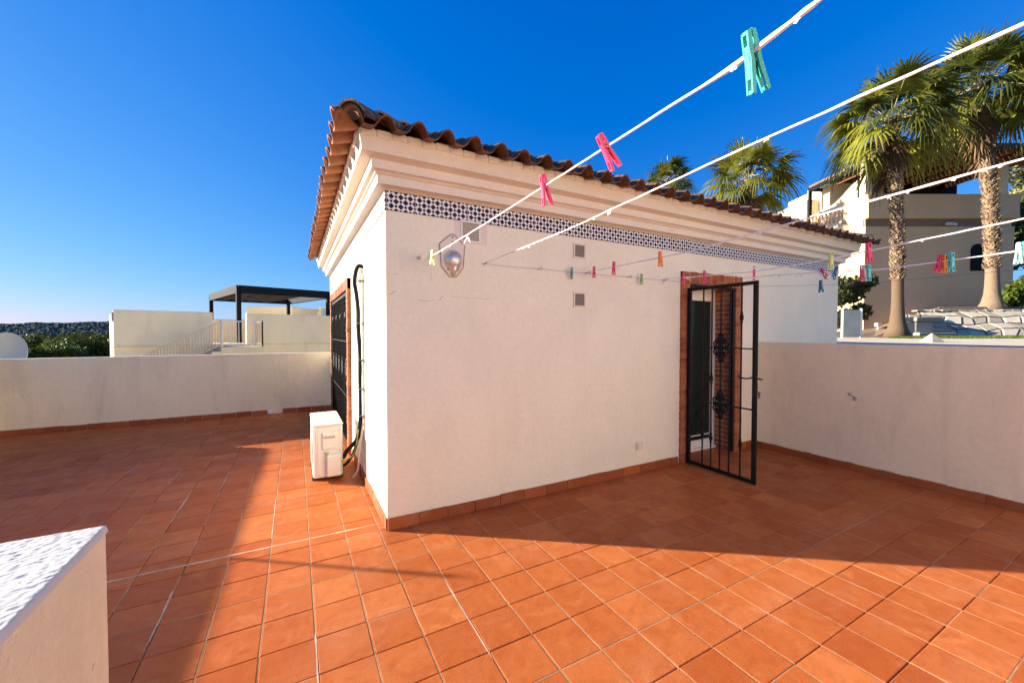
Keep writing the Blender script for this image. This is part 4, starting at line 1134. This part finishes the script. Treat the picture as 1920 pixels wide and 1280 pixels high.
# yellow kerb wall with pyramid-capped pier
ke = thing('garden_pier', G(1747, 1.2, 6.9), 'sunlit yellow pier with a pyramid cap behind the right parapet', 'pier')
pm0 = MB(); c = at(1747, 648, 6.9*Q); c.z = 0; s_ = .155; zc = 1.30; zt = 1.49
A_ = [c+RT*i*s_+F0*j*s_ for i, j in ((-1,-1),(1,-1),(1,1),(-1,1))]
pm0.add([p+UP*(zc-.6) for p in A_]+[p+UP*(zc+.05) for p in A_]+[c+UP*(zt+.06)], [(0,1,5,4),(1,2,6,5),(2,3,7,6),(3,0,4,7),(4,5,8),(5,6,8),(6,7,8),(7,4,8)])
pm0.build('pier_cap', M['yellow_wall'], ke)
pth = MB(); pth.add([G(1440, gz(1475, 5.4)+.006, 5.4), G(2200, gz(1700, 5.4)+.006, 5.4), G(2200, gz(1700, 9.1)+.006, 9.1), G(1690, gz(1700, 9.1)+.006, 9.1), G(1640, gz(1700, 9.9)+.006, 9.9), G(1440, gz(1475, 10.2)+.006, 10.2)], [(0,1,2,3,4,5)])
tag(pth.build('garden_path', M['path'], origin=(0,0,1.3)), kind='structure')
# stone retaining wall with crazy-paved batter
sw = thing('stone_retaining_wall', G(1850, 1.5, 11.3), 'low retaining wall of big pale stones below the tan house', 'wall')
st_ = MB(); random.seed(11)
def stonewall(p_a, p_b, z_a, z_b, batter, cw, ch):
    p_a = V(p_a); p_b = V(p_b); L = (p_b-p_a).length; d = (p_b-p_a).normalized(); inn = V((-d.y, d.x, 0))
    if inn.dot(F0) < 0: inn = -inn
    nx_ = int(L/cw); nz = max(1, int(round((z_b-z_a)/ch)))
    X = {}
    for i in range(nx_+1):
        for j in range(nz+1):
            jx_ = random.uniform(-.3, .3)*cw if 0 < i < nx_ else 0; jz = random.uniform(-.28, .28)*ch if 0 < j < nz else 0
            X[i, j] = ((i*L/nx_+jx_+(.5*cw if j % 2 and 0 < i < nx_ else 0)), (z_b-z_a)*j/nz+jz)
    for i in range(nx_):
        for j in range(nz):
            q = [X[i, j], X[i+1, j], X[i+1, j+1], X[i, j+1]]; cx_ = sum(a_[0] for a_ in q)/4; cz_ = sum(a_[1] for a_ in q)/4
            if random.random() < .25: q.insert(2, ((q[1][0]+q[2][0])/2+cw*.1, (q[1][1]+q[2][1])/2))
            pro = random.uniform(.03, .11); t = random.random(); o0 = []; o1 = []
            for (u, z) in q:
                u2 = cx_+(u-cx_)*.94; z2 = cz_+(z-cz_)*.93; u3 = cx_+(u-cx_)*.80; z3 = cz_+(z-cz_)*.80
                o0.append(p_a+d*u2+UP*(z_a+z2)+inn*(batter*z2)); o1.append(p_a+d*u3+UP*(z_a+z3)+inn*(batter*z3-pro+random.uniform(-.01,.01)))
            n = len(q); st_.add(o0+o1, [(k, (k+1) % n, n+(k+1) % n, n+k) for k in range(n)]+[tuple(range(n, 2*n))], t)
    return p_a, d, inn, L
SA = G(1765, EYE*(1-1/Q), 11.6); SB = G(2150, EYE*(1-1/Q), 10.7)
ZQ = lambda z: EYE+(z-EYE)*Q
pa, dd_, inn_, LL = stonewall(SA, SB, ZQ(1.45), ZQ(2.22), 1.1, .50, .27)
SA2 = G(1692, EYE*(1-1/Q), 11.75); SB2 = G(1762, EYE*(1-1/Q), 11.55)
stonewall(SA2, SB2, ZQ(1.72), ZQ(2.12), 1.3, .36, .2)
for k in range(40):   # coping of flat stones on top
    u = k*.33
    p = pa+dd_*u+inn_*(1.33+random.uniform(-.04, .04))+UP*(ZQ(2.22)+random.uniform(-.01, .03))
    if u < LL: st_.obox(p, dd_+inn_*random.uniform(-.2,.2), inn_, UP, (.31, .36, .08), None, .02)
st_.build('stones', M['stone'], sw)
m = MB(); zb_ = ZQ(1.35); zt_ = ZQ(2.22); back = [pa+UP*zb_+inn_*.02, pa+dd_*LL+UP*zb_+inn_*.02, pa+dd_*LL+UP*zt_+inn_*1.36, pa+UP*zt_+inn_*1.36, pa+UP*zb_+inn_*1.5, pa+dd_*LL+UP*zb_+inn_*1.5]
m.add(back, [(0,1,2,3),(1,5,2),(0,3,4),(4,5,1,0)]); m.build('mortar_core', M['mortar'], sw)
# rough stone steps in the shade
ss = thing('stone_steps', G(1745, 1.45, 10.9), 'dark shaded stone steps left of the retaining wall', 'steps')
m = MB()
for k in range(4):
    p = G(1748-k*7, 1.50+k*.14, 11.05+k*.22); m.obox(p, RT, F0, UP, (1.55-k*.08, .45, .19), None, .02)
m.build('treads', M['stone'], ss)
m = MB(); m.obox(G(1716, 1.66, 11.3), RT, F0, UP, (.75, .75, .60), None, .03); m.obox(G(1722, 1.93, 11.3), RT, F0, UP, (1.12, .9, .18), None, .03); m.build('side_block', M['stone'], ss)

# tan house: local frame a (right), b (away)
HD = 15.0
def H(px_, z, d=HD):
    s = (px_-960)/FPX; p = F0*(d*Q)+RT*(s*d*Q); return V((p.x, p.y, EYE+(z-EYE)*Q))
def HL(r, f, z): p = RT*(r*Q)+F0*(f*Q); return V((p.x, p.y, EYE+(z-EYE)*Q))
rL = (1618-960)/FPX*HD; rR = (1897-960)/FPX*HD
hs = thing('tan_house', HL((rL+rR)/2, HD+3, 1.6), 'tan two storey house behind the palms with dark timber pergola roof', 'building')
def hbox(m, r0, r1, f0, f1, z_0, z_1, bev=0, t=None): m.obox(HL((r0+r1)/2, (f0+f1)/2, (z_0+z_1)/2), RT, F0, UP, ((r1-r0)*Q, (f1-f0)*Q, (z_1-z_0)*Q), t, bev)
m = MB(); hbox(m, rL, rR, HD, HD+7, -3, 5.52, .02); hbox(m, rL+.002, rR-.002, HD+.10, HD+7, 5.52, 5.80)
m.build('wall', M['right_wall'], hs)
m = MB(); hbox(m, rL-.0, rR+.03, HD-.12, HD+.10, 5.80, 6.68, .015); hbox(m, rL-.0, rL+.22, HD+.10, HD+1.0, 5.80, 6.68, .015); m.build('terrace_parapet', M['right_wall'], hs)
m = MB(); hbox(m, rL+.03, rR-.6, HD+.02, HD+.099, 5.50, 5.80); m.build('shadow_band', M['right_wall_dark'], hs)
m = MB(); hbox(m, rL+.02, rR+.02, HD+.08, HD+7, 5.79, 5.86); m.build('terrace_slab', M['right_wall'], hs)
# rear rooms of the terrace
m = MB(); hbox(m, rL+.55, rL+2.9, HD+2.4, HD+5, 5.86, 8.0); hbox(m, rL-.0, rL+.55, HD+3.0, HD+5, 5.86, 7.5); m.build('upper_room', M['far_wall'], hs)
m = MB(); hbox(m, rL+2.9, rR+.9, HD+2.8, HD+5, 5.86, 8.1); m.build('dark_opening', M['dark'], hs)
for (r_a, f_a) in ((rL+.13, HD+.16), (rR-.35, HD+.16)):
    m = MB(); hbox(m, r_a-.12, r_a+.12, f_a-.12, f_a+.12, 5.86, 7.93, .01); hbox(m, r_a-.17, r_a+.17, f_a-.17, f_a+.17, 6.68, 6.74) if 0 else None
    m.build('column', M['far_wall'], hs)
# pergola roof: slab of boards on beams
m = MB()
r0_, r1_ = rL-.05, rR+.6
for k in range(9):
    r = r0_+.2+k*(r1_-r0_-.4)/8; hbox(m, r-.05, r+.05, HD-.75, HD+3.0, 7.93, 8.10, .01, .5)
hbox(m, r0_, r1_, HD-.05, HD+.07, 7.80, 7.929, .01); 
pe = m.build('pergola_beams', M['beam'], hs)
m = MB()
for k in range(24):
    f = HD-.85+k*.165; hbox(m, r0_+.4, r1_, f, f+.15, 8.105, 8.135, .004)
hbox(m, r0_+.4, r1_, HD-.92, HD-.86, 7.96, 8.17, .01)
m.build('pergola_boards', M['wood'], pe)
# side canopy frame on the sunny side
m = MB()
hbox(m, rL-.02, rL+.06, HD+.3, HD+2.9, 7.78, 7.95); hbox(m, rL-.02, rL+.09, HD+2.8, HD+2.9, 5.9, 7.80)
hbox(m, rL+.07, rL+1.2, HD+2.8, HD+2.9, 7.80, 7.94); m.build('canopy_frame', M['metal_dark'], hs)
# side balustrade and curved cheek wall
m = MB(); hbox(m, rL-.0, rL+.16, HD+1.05, HD+2.9, 5.82, 6.02, .01); hbox(m, rL-.0, rL+.16, HD+1.05, HD+2.9, 6.58, 6.70, .01); m.build('balustrade_rail', M['far_wall'], hs)
for k in range(9):
    m = MB(); m.lathe(HL(rL+.08, HD+1.18+k*.2, 6.02), [(r_*Q, z_*Q) for r_, z_ in [(.05,0),(.035,.03),(.055,.12),(.06,.2),(.035,.34),(.028,.44),(.05,.5),(.05,.56)]], 8); m.build('baluster', M['cream_metal'], hs, smooth=True)
m = MB()
cw_ = [(2.9,5.9),(.9,5.9),(.9,7.55),(1.2,7.45),(1.6,7.2),(2.1,6.98),(2.9,6.9)]
m.prism([HL(rL+.45, HD+f, z) for f, z in cw_], RT*.15*Q); m.build('cheek_wall', M['far_wall'], hs)
# louvred window / rattan things in the opening
m = MB()
for k in range(9): hbox(m, rL+3.1, rL+3.85, HD+2.70, HD+2.76, 6.3+k*.12, 6.38+k*.12)
m.build('louvre_shutter', M['beam'], hs)
# arched window on the shaded front
m = MB(); cx_ = (1828-960)/FPX*HD; hw_ = .24
pts = [(cx_-hw_, 3.88), (cx_+hw_, 3.88)]+[(cx_+hw_*cos(a), 4.62+.24*sin(a)) for a in [pi*k/10 for k in range(11)]]
m.prism([HL(r, HD-.004, z) for r, z in pts], F0*.002); wdw = m.build('arched_window', M['dark'], hs)
m = MB(); m.tube([HL(r, HD-.02, z) for r, z in pts+pts[:1]], .02, 5); m.build('window_frame', M['metal_dark'], wdw)
# floodlight and box lamp
m = MB(); p = H(1776, 5.60, HD-.06); m.obox(p, RT, F0, UP, (.45, .15, .15), None, .02); m.obox(p+RT*.15+UP*-.03-F0*.08, RT, F0+UP*.4, UP, (.24, .15, .13), None, .02)
tag(m.build('floodlight', M['white_metal']), 'white twin floodlight in the dark band of the tan house', 'lamp')
m = MB(); p = G(1646, gz(1646, 12.2), 12.2); m.obox(p+UP*.22, RT, F0, UP, (.21, .18, .15), None, .01); m.obox(p+UP*.07, RT, F0, UP, (.05,.05,.2))
tag(m.build('garden_spotlight', M['white_metal']), 'small white garden spotlight at the foot of the tan house left of the palm', 'lamp')
# tiled roof further left behind
rf = thing('distant_tiled_house', H(1500, 3, 19), 'distant house with sloping terracotta roof left of the tan house', 'building')
m = MB()
for k in range(16):      # rows of barrel tiles running down towards the viewer
    t = k/15; a = at(1430+100*t, 422-52*t, 20*Q); b_ = at(1430+100*t, 452-40*t, 18.3*Q); m.tube([a, b_], .20, 8, random.random())
a0, a1, b0_, b1_ = at(1425, 424, 20*Q), at(1535, 368, 20*Q), at(1425, 454, 18.3*Q), at(1535, 410, 18.3*Q)
m.add([a0, a1, b1_, b0_, a0-UP*.3, a1-UP*.3, b1_-UP*.3, b0_-UP*.3], [(3,2,1,0),(4,5,6,7),(0,1,5,4),(2,3,7,6)])
m.build('roof', M['clay_shaded'], rf)  # shade-toned clay reused as a darker roof colour
m = MB(); a = at(1440, 425, 19.3*Q); b_ = at(1530, 425, 19.3*Q); m.add([V((a.x,a.y,-1)), V((b_.x,b_.y,-1)), at(1530, 415, 19.3*Q), at(1440, 450, 19.3*Q)], [(0,1,2,3)])
m.prism([V((a.x,a.y,-1)), V((b_.x,b_.y,-1)), at(1530, 415, 19.3*Q), at(1440, 450, 19.3*Q)], F0*3); m.build('wall', M['far_wall'], rf)
m = MB(); a = at(1523, 366, 18.9*Q); m.obox(a-UP*.5, RT, F0, UP, (.38, .45, 1.8), None, .02); m.build('chimney', M['far_wall'], rf)

random.seed(21)
pb = G(1682, gz(1682, 10.5), 10.5); palm(pb, at(1662, 228, 10.5*Q).z, 'fan palm on the left of the big pair, trunk covered in old leaf bases', .185, 1.22, 1.30, 44, 12, lean=((at(1662,228,15.75)-at(1682,228,15.75)).x, (at(1662,228,15.75)-at(1682,228,15.75)).y), boots=(.27, .97), yellow=.42, skirt_len=2.0, flare=2.6)
random.seed(22)
pb = G(1858, 2.25, 12.6); palm(pb, at(1822, 168, 12.6*Q).z, 'fan palm on the right of the big pair, standing on the stone terrace', .235, 1.45, 1.6, 44, 16, lean=((at(1822,168,18.9)-at(1858,168,18.9)).x, (at(1822,168,18.9)-at(1858,168,18.9)).y), boots=(.19, .97), yellow=.30, skirt_len=3.2, flare=2.6)
random.seed(23)
pb = G(1990, 2.25, 12.6); palm(pb, at(1945, 170, 12.6*Q).z, 'fan palm at the right edge with only its left leaves in view', .30, 1.45, 1.5, 34, 18, boots=(.1, .97), yellow=.35, skirt_len=2.9, lean=(-.45, .15))
random.seed(24)
c = at(1404, 338, 17.5); palm((c.x, c.y, -2), c.z, 'smaller fan palm standing beyond the roof, in the middle of the sky',   .26, 1.15, 1.15, 28, 9, boots=(.6, .97), yellow=.45, skirt_len=1.6)
random.seed(25)
c = at(1252, 338, 26); palm((c.x, c.y, -2), c.z, 'small distant fan palm whose crown peeks over the roof tiles',  .22, 1.0, .9, 26, 6, boots=(.7, .97), yellow=.4, nl=18, skirt_len=1.2)
random.seed(26)
c = at(1228, 352, 27.5); 
# bushes and trees on the right
p = G(1590, 1.5, 14.3); bush('bougainvillea', p, 1.05, 3.7, 6000, .11, M['leafbush'], 'dark bougainvillea bush with reddish leaves above the frosted panel')
p = G(1915, 2.2, 12.9); bush('shrub', p, 1.1, 2.2, 3400, .11, M['leafgreen'], 'bright green shrub right of the big palm trunk')
tree('olive_tree', G(1950, 2.2, 19.5), at(1930, 235, 19.5*Q).z, 3.0, 16, 9000, .16, M['leafolive'], 'olive coloured tree top behind the tan house at the right edge')
tree('dark_tree', G(2010, 2.2, 16.0), at(1960, 300, 16*Q).z, 3.4, 18, 12000, .2, M['leafdark'], 'very dark tree filling the right edge beside the tan house')
# frosted glass fence panel
gp = thing('glass_fence_panel', G(1596, 1.45, 9.6), 'frosted glass panel between white posts beside the far wall corner', 'fence')
m = MB(); a = at(1579, 632, 9.6*Q); b_ = at(1614, 632, 9.6*Q); zt = at(1596, 580, 9.6*Q).z; zb = 1.36
for p in (a, b_): m.bar(V((p.x,p.y,zb)), V((p.x,p.y,zt+.03)), .06, .06)
m.build('post', M['white_metal'], gp)
m = MB(); m.bar(V((a.x,a.y,(zb+zt)/2+.02)), V((b_.x,b_.y,(zb+zt)/2+.02)), .012, zt-zb-.08); m.build('pane', M['fence_glass'], gp)

# ================================================================== LEFT: NEIGHBOUR, PERGOLA, TREES, HILLS
AN = radians(17.5); U_ = V((cos(AN), sin(AN), 0)); W_ = V((-sin(AN), cos(AN), 0))
C1 = at(212, 580, 14.0); NT = C1.z; C1 = V((C1.x, C1.y, 0))
def along(px_):   # distance along the neighbour's front at a bearing
    n = ray(px_, 640); # solve C1+U*s = t*n (plan)
    det = U_.x*(-n.y)+n.x*U_.y; s = (-C1.x*(-n.y)-n.x*C1.y)/det
    return s
sA, sB, sC = along(400), along(463), along(640)+4
def NP(s, f, z): return C1+U_*s+W_*f+UP*z
nb_ = thing('neighbour_house', NP(4, 3, -6), 'neighbouring cream roof terrace with outside stairs beyond the far parapet', 'building')
def nbox(m, s0, s1, f0, f1, z_0, z_1, bev=.0, t=None): m.obox(NP((s0+s1)/2, (f0+f1)/2, (z_0+z_1)/2), U_, W_, UP, (s1-s0, f1-f0, z_1-z_0), t, bev)
FLZ = NT-1.25
m = MB(); nbox(m, 0, sC, 0.03, 7, -6, FLZ-.10); nbox(m, 0, sA, 0, .22, FLZ-.06, NT, .01); nbox(m, sB, sC, 0, .22, FLZ-.06, NT, .01)
nbox(m, 0, .22, .22, 7, FLZ-.06, NT-.03, .01); nbox(m, -.0, sC, 6.8, 7, FLZ-.06, NT-.1, .01)
m.build('wall', M['far_wall'], nb_)
m = MB(); nbox(m, -.05, sC, -.05, .05, FLZ-.10, FLZ-.06, .008); m.build('string_course', M['far_wall'], nb_)
m = MB(); nbox(m, .2, sC, .2, 6.9, FLZ-.07, FLZ-.02); m.build('terrace_slab', M['path'], nb_)
m = MB(); nbox(m, sA+.2, sB+2.2, 3.0, 3.2, FLZ-.02, NT-.22, .01); m.build('inner_wall', M['far_wall'], nb_)
m = MB(); nbox(m, -.012, .0, .06, .06, 0, 0) if 0 else None
# wall light on the sunlit end
e_ = NP(-.025, .11, NT-.22)
# landing and stair flight with railing
LZ = FLZ-.12
m = MB(); nbox(m, sA+.05, sB+.35, -1.15, -.0, LZ-.25, LZ, .01)
sl_r = (62/749*14.2)/max(.5, along(398)-along(262)); RUN = .29; RISE = RUN*sl_r; nst = int((along(398)-along(215))/RUN)
for k in range(nst): nbox(m, sA+.05-(k+1)*RUN, sA+.05-k*RUN, -1.15, -.06, LZ-(k+1)*RISE-.25, LZ-(k+1)*RISE, .01)
m.build('stair_flight', M['yellow_wall'], nb_)
def rail(name, P0, P1, h, nb2, mat=M['cream_metal']):
    m = MB(); P0 = V(P0); P1 = V(P1)
    m.bar(P0+UP*h, P1+UP*h, .045, .04); m.bar(P0+UP*.10, P1+UP*.10, .03, .03)
    for k in range(nb2+1):
        t = k/nb2; p = P0*(1-t)+P1*t; r = .022 if k in (0, nb2) else .013
        m.bar(p+UP*(.0 if k in (0, nb2) else .10), p+UP*(h+(.05 if k in (0, nb2) else 0)), r*2, r*2)
    return m.build(name, mat, nb_)
rail('landing_railing', NP(sA+.1, -1.12, LZ), NP(sB+.30, -1.12, LZ), 1.0, 5, M['white_metal'])
rail('landing_railing', NP(sB+.30, -1.12, LZ), NP(sB+.30, -.05, LZ), 1.0, 6, M['cream_metal'])
rail('stair_railing', NP(sA+.05, -1.12, LZ), NP(sA+.05-nst*RUN, -1.12, LZ-nst*RISE), .98, 30)
tag_l = MB(); 
# end-wall light: shallow fitting with grey face
lf = thing('terrace_wall_light', NP(-.02, .11, NT-.25), 'small grey wall light on the sunlit end of the neighbouring parapet', 'lamp')
dvec = (EYEP-NP(0, .11, NT)).normalized()
m = MB(); nbox(m, -.035, -.001, .03, .19, NT-.42, NT-.08, .008); m.build('fitting', M['vent'], lf)
m = MB(); nbox(m, -.05, -.036, .09, .13, NT-.38, NT-.12, .004); m.build('lens', M['white_metal'], lf)
# pergola on it
A0 = along(455)
pA = V(NP(A0, .6, 0)); 
pg_ = thing('pergola', NP(A0+1, 2, FLZ), 'dark grey metal pergola with fabric canopy on the neighbouring roof', 'pergola')
zt = FLZ+2.42
def gpx(px_, base, d):   # extent along d from base so that its bearing is px_
    n = ray(px_, 640); det = d.x*(-n.y)+n.x*d.y; return (-base.x*(-n.y)-n.x*base.y)/det
lu = gpx(616, pA, U_); lw_ = gpx(397, pA, W_)
for p in (pA, pA+U_*lu, pA+W_*lw_, pA+U_*lu+W_*lw_):
    m = MB(); m.obox(V((p.x,p.y,(FLZ+zt)/2)), U_, W_, UP, (.17,.17,zt-FLZ), None, .005); m.build('post', M['metal_dark'], pg_)
m = MB()
for (a, b_) in ((pA, pA+U_*lu), (pA, pA+W_*lw_), (pA+W_*lw_, pA+U_*lu+W_*lw_), (pA+U_*lu, pA+U_*lu+W_*lw_)):
    m.bar(a+UP*(zt-.12), b_+UP*(zt-.12), .17, .34)
m.build('frame_beams', M['metal_dark'], pg_)
m = MB(); vs = []; ni, nj = 24, 8
for i in range(ni+1):
    for j in range(nj+1):
        u = .1+(lu-.2)*.78*i/ni; v_ = .1+(lw_-.2)*j/nj
        z = zt-.10-.17*abs(sin(pi*i/6))-.03*sin(pi*j/nj); p = pA+U_*u+W_*v_; vs.append((p.x, p.y, z))
m.add(vs, [(i*(nj+1)+j, (i+1)*(nj+1)+j, (i+1)*(nj+1)+j+1, i*(nj+1)+j+1) for i in range(ni) for j in range(nj)]); m.build('fabric_canopy', M['canopy'], pg_, smooth=True)
# far white houses between the posts
def far_block(px0, px1, ytop, d, label, col='far_wall'):
    a = at(px0, ytop, d); b_ = at(px1, ytop, d); o = thing('distant_house', V(((a.x+b_.x)/2, (a.y+b_.y)/2, -6)), label, 'building', 'pale houses beyond the neighbouring roof')
    m = MB(); w_ = (b_-a).length; m.obox(V(((a.x+b_.x)/2,(a.y+b_.y)/2,(a.z-6)/2))+F0*2, RT, F0, UP, (w_, 4, a.z+6), None, .02); m.build('wall', M[col], o)
    m = MB(); m.obox(V(((a.x+b_.x)/2,(a.y+b_.y)/2,a.z+.04))+F0*2, RT, F0, UP, (w_+.2, 4.2, .12), None, .02); m.build('roof_edge', M[col], o)
far_block(462, 548, 578, 30, 'long low grey-white house seen under the pergola, left of its back post')
far_block(572, 602, 580, 34, 'bright white house block seen under the pergola by the room wall', 'wall')
far_block(600, 700, 578, 40, 'pale house partly hidden by the sunlit room wall')
# satellite dish beyond the parapet
dc = at(-1, 668, 11.2)
sd_ = thing('satellite_dish', (dc.x, dc.y, dc.z-1.6), 'round pale satellite dish at the left edge beyond the far parapet', 'satellite dish')
nrm = (-F0*.97+RT*.15+UP*.28).normalized(); a_x = nrm.cross(UP).normalized(); a_y = a_x.cross(nrm)
m = MB(); vs = []; nr = 8; ns = 32; R0 = .66
for i in range(nr+1):
    r = R0*i/nr
    for k in range(ns):
        a = 2*pi*k/ns; vs.append(dc+a_x*r*cos(a)+a_y*r*sin(a)*1.04+nrm*(.16*(i/nr)**2-.16))
fs = [(i*ns+k, (i+1)*ns+k, (i+1)*ns+(k+1) % ns, i*ns+(k+1) % ns) for i in range(nr) for k in range(ns)]
m.add(vs, fs); m.tube([dc+a_x*R0*cos(a)+a_y*R0*1.04*sin(a) for a in [2*pi*k/32 for k in range(33)]], .012, 5, cap=False); m.build('reflector', M['dish'], sd_, smooth=True)
m = MB(); m.tube([dc-nrm*.18, dc-nrm*.30-UP*.2, dc-nrm*.30-UP*1.6], .035, 8); m.build('mount', M['steel'], sd_)
m = MB(); m.tube([dc-a_y*.6+nrm*.02, dc+nrm*.62-a_y*.25], .015, 6); m.tube([dc+nrm*.62-a_y*.27, dc+nrm*.52-a_y*.2], .035, 8); m.build('receiver_arm', M['steel'], sd_)

# ground to the horizon, wooded hill, trees
gr = MB(); gr.add([(-4000,-4000,-6.3),(4000,-4000,-6.3),(4000,4000,-6.3),(-4000,4000,-6.3)], [(0,1,2,3)])
def ground_mat():
    m, nt, b, o = newmat('scrub_ground'); p = pos(nt)
    c = ramp_(nt, noise_(nt, p, .03, 6, .6), [(.3, (.05,.06,.03)), (.5, (.16,.14,.09)), (.7, (.08,.09,.04))])
    nt.links.new(c, b.inputs['Base Color']); b.inputs['Roughness'].default_value = .95; return m
tag(gr.build('ground', ground_mat(), origin=(0,0,-6.3)), kind='structure')
fd = MB(); a = at(30, 640, 240); b_ = at(215, 640, 240); 
fd.add([V((a.x,a.y,-6.25)), V((b_.x,b_.y,-6.25)), V((b_.x,b_.y,-6.25))+F0*120, V((a.x,a.y,-6.25))+F0*120], [(0,1,2,3)])
tag(fd.build('pale_field', plain('dry_field', (.20, .19, .16), .95), origin=(a.x, a.y, -6.25)), kind='structure')
random.seed(31)
hl = MB(); ni, nj = 120, 14
def hp(i, j):
    px_ = -260+560*i/ni; d = 380+j*28; base = at(px_, 640, d)
    ht = 607.5-3.2*max(0, min(1, (px_)/190.)) + 2.2*noise.noise(V((px_*.02, 1, 0)))
    zt_ = EYE+(623-ht-2)*(380+13*28)/749*.80
    s = sin(min(1, j/8)*pi/2)*(1 if j < 9 else 1-(j-9)*.12)
    return V((base.x, base.y, -6.3+(zt_+6.3)*s))
vs = [hp(i, j) for i in range(ni+1) for j in range(nj+1)]
hl.add(vs, [(i*(nj+1)+j, (i+1)*(nj+1)+j, (i+1)*(nj+1)+j+1, i*(nj+1)+j+1) for i in range(ni) for j in range(nj)], .1)
tag(hl.build('hills', M['forest'], origin=(0,0,0), smooth=True), kind='structure')
fo = MB()
for k in range(5200):
    i = random.uniform(0, ni); j = random.uniform(0, 10.5)**1.0
    p = hp(i, min(j, 10)); r = random.uniform(1.6, 3.6)
    n_, q_ = 6, 3; v2 = []; 
    for a in range(q_+1):
        th = pi/2*a/q_
        for b2 in range(n_):
            q = 2*pi*b2/n_+a*.4; rr = r*random.uniform(.8, 1.2); v2.append(p+V((cos(q)*cos(th)*rr, sin(q)*cos(th)*rr, sin(th)*rr*.85-.3)))
    fo.add(v2, [(a*n_+b2, a*n_+(b2+1) % n_, (a+1)*n_+(b2+1) % n_, (a+1)*n_+b2) for a in range(q_) for b2 in range(n_)], random.random())
tag(fo.build('wooded_slope', M['forest'], origin=(0,0,0)), 'dense dark woodland covering the far hill on the left horizon', 'woodland', kind='stuff')
for (px_, yt, d, rad, lab, mt) in [(100, 629, 62, 4.6, 'round green pine beside the satellite dish, widest of the row', 'leafpine'), (158, 631, 56, 4.2, 'green pine touching the end of the neighbouring terrace', 'leafpine'), (60, 636, 70, 4.4, 'darker pine just right of the satellite dish', 'leafdark'),
                                   (20, 638, 66, 4.4, 'dark pine behind the satellite dish', 'leafdark'), (190, 634, 64, 4.2, 'dark pine half hidden by the neighbouring terrace', 'leafdark'), (128, 640, 50, 3.4, 'low dark pine in front of the green ones', 'leafdark'), (80, 648, 46, 2.6, 'small yellow green tree low behind the parapet', 'leafpine')]:
    p = at(px_, 640, d); tree('pine_tree', (p.x, p.y, -6.3), at(px_, yt, d).z, rad, 17, 11000, .20, M[mt], lab, group='pines beyond the far parapet', trunk_r=.25)

# ================================================================== LIGHT, SKY, CAMERA
sl = bpy.data.lights.new('sun', 'SUN'); sl.energy = 5.0; sl.angle = radians(.53); sl.color = (1.0, .90, .76)
so_ = bpy.data.objects.new('sun', sl); COL.objects.link(so_)
sd = V((cos(SUN_AZ)*cos(SUN_EL), sin(SUN_AZ)*cos(SUN_EL), sin(SUN_EL)))
so_.rotation_euler = sd.to_track_quat('Z', 'Y').to_euler()
w = bpy.data.worlds.new('World'); scn.world = w; w.use_nodes = True; nt = w.node_tree
bg = nt.nodes['Background']; sk = nt.nodes.new('ShaderNodeTexSky'); sk.sky_type = 'NISHITA'; sk.sun_disc = False
sk.sun_elevation = SUN_EL; sk.sun_rotation = pi/2-SUN_AZ; sk.air_density = 1.0; sk.dust_density = .2; sk.ozone_density = 6.0; sk.altitude = 50
# the deep, contrasty blue of the photograph's processing: per-channel grade of the physical sky
sp_ = nt.nodes.new('ShaderNodeSeparateColor'); cb_ = nt.nodes.new('ShaderNodeCombineColor'); nt.links.new(sk.outputs[0], sp_.inputs[0])
GR = 1/.3074
r_ = math_(nt, 'MAXIMUM', math_(nt, 'MULTIPLY', math_(nt, 'SUBTRACT', sp_.outputs[0], .45), .13*GR), 0.0)
g_ = math_(nt, 'DIVIDE', math_(nt, 'MULTIPLY', sp_.outputs[1], .17*GR), math_(nt, 'MULTIPLY_ADD', sp_.outputs[1], .07, 1.0))
b_ = math_(nt, 'DIVIDE', math_(nt, 'MULTIPLY', sp_.outputs[2], .54*GR), math_(nt, 'MULTIPLY_ADD', sp_.outputs[2], .372, 1.0))
for k_, x_ in enumerate((r_, g_, b_)): nt.links.new(x_, cb_.inputs[k_])
nt.links.new(cb_.outputs[0], bg.inputs[0]); bg.inputs[1].default_value = .10
cd = bpy.data.cameras.new('camera'); cam = bpy.data.objects.new('camera', cd); COL.objects.link(cam)
cd.sensor_width = 36; cd.lens = FPX/1920*36; cd.clip_start = .05; cd.clip_end = 9000
cam.location = EYEP; cam.rotation_euler = FW.to_track_quat('-Z', 'Y').to_euler(); scn.camera = cam
vs_ = scn.view_settings; vs_.view_transform = 'Standard'; vs_.look = 'None'; vs_.gamma = 1; vs_.exposure = 1.62; vs_.use_curve_mapping = False
scn.render.engine = 'CYCLES'
try:
    scn.cycles.max_bounces = 8; scn.cycles.diffuse_bounces = 5; scn.cycles.use_denoising = True
except Exception: pass
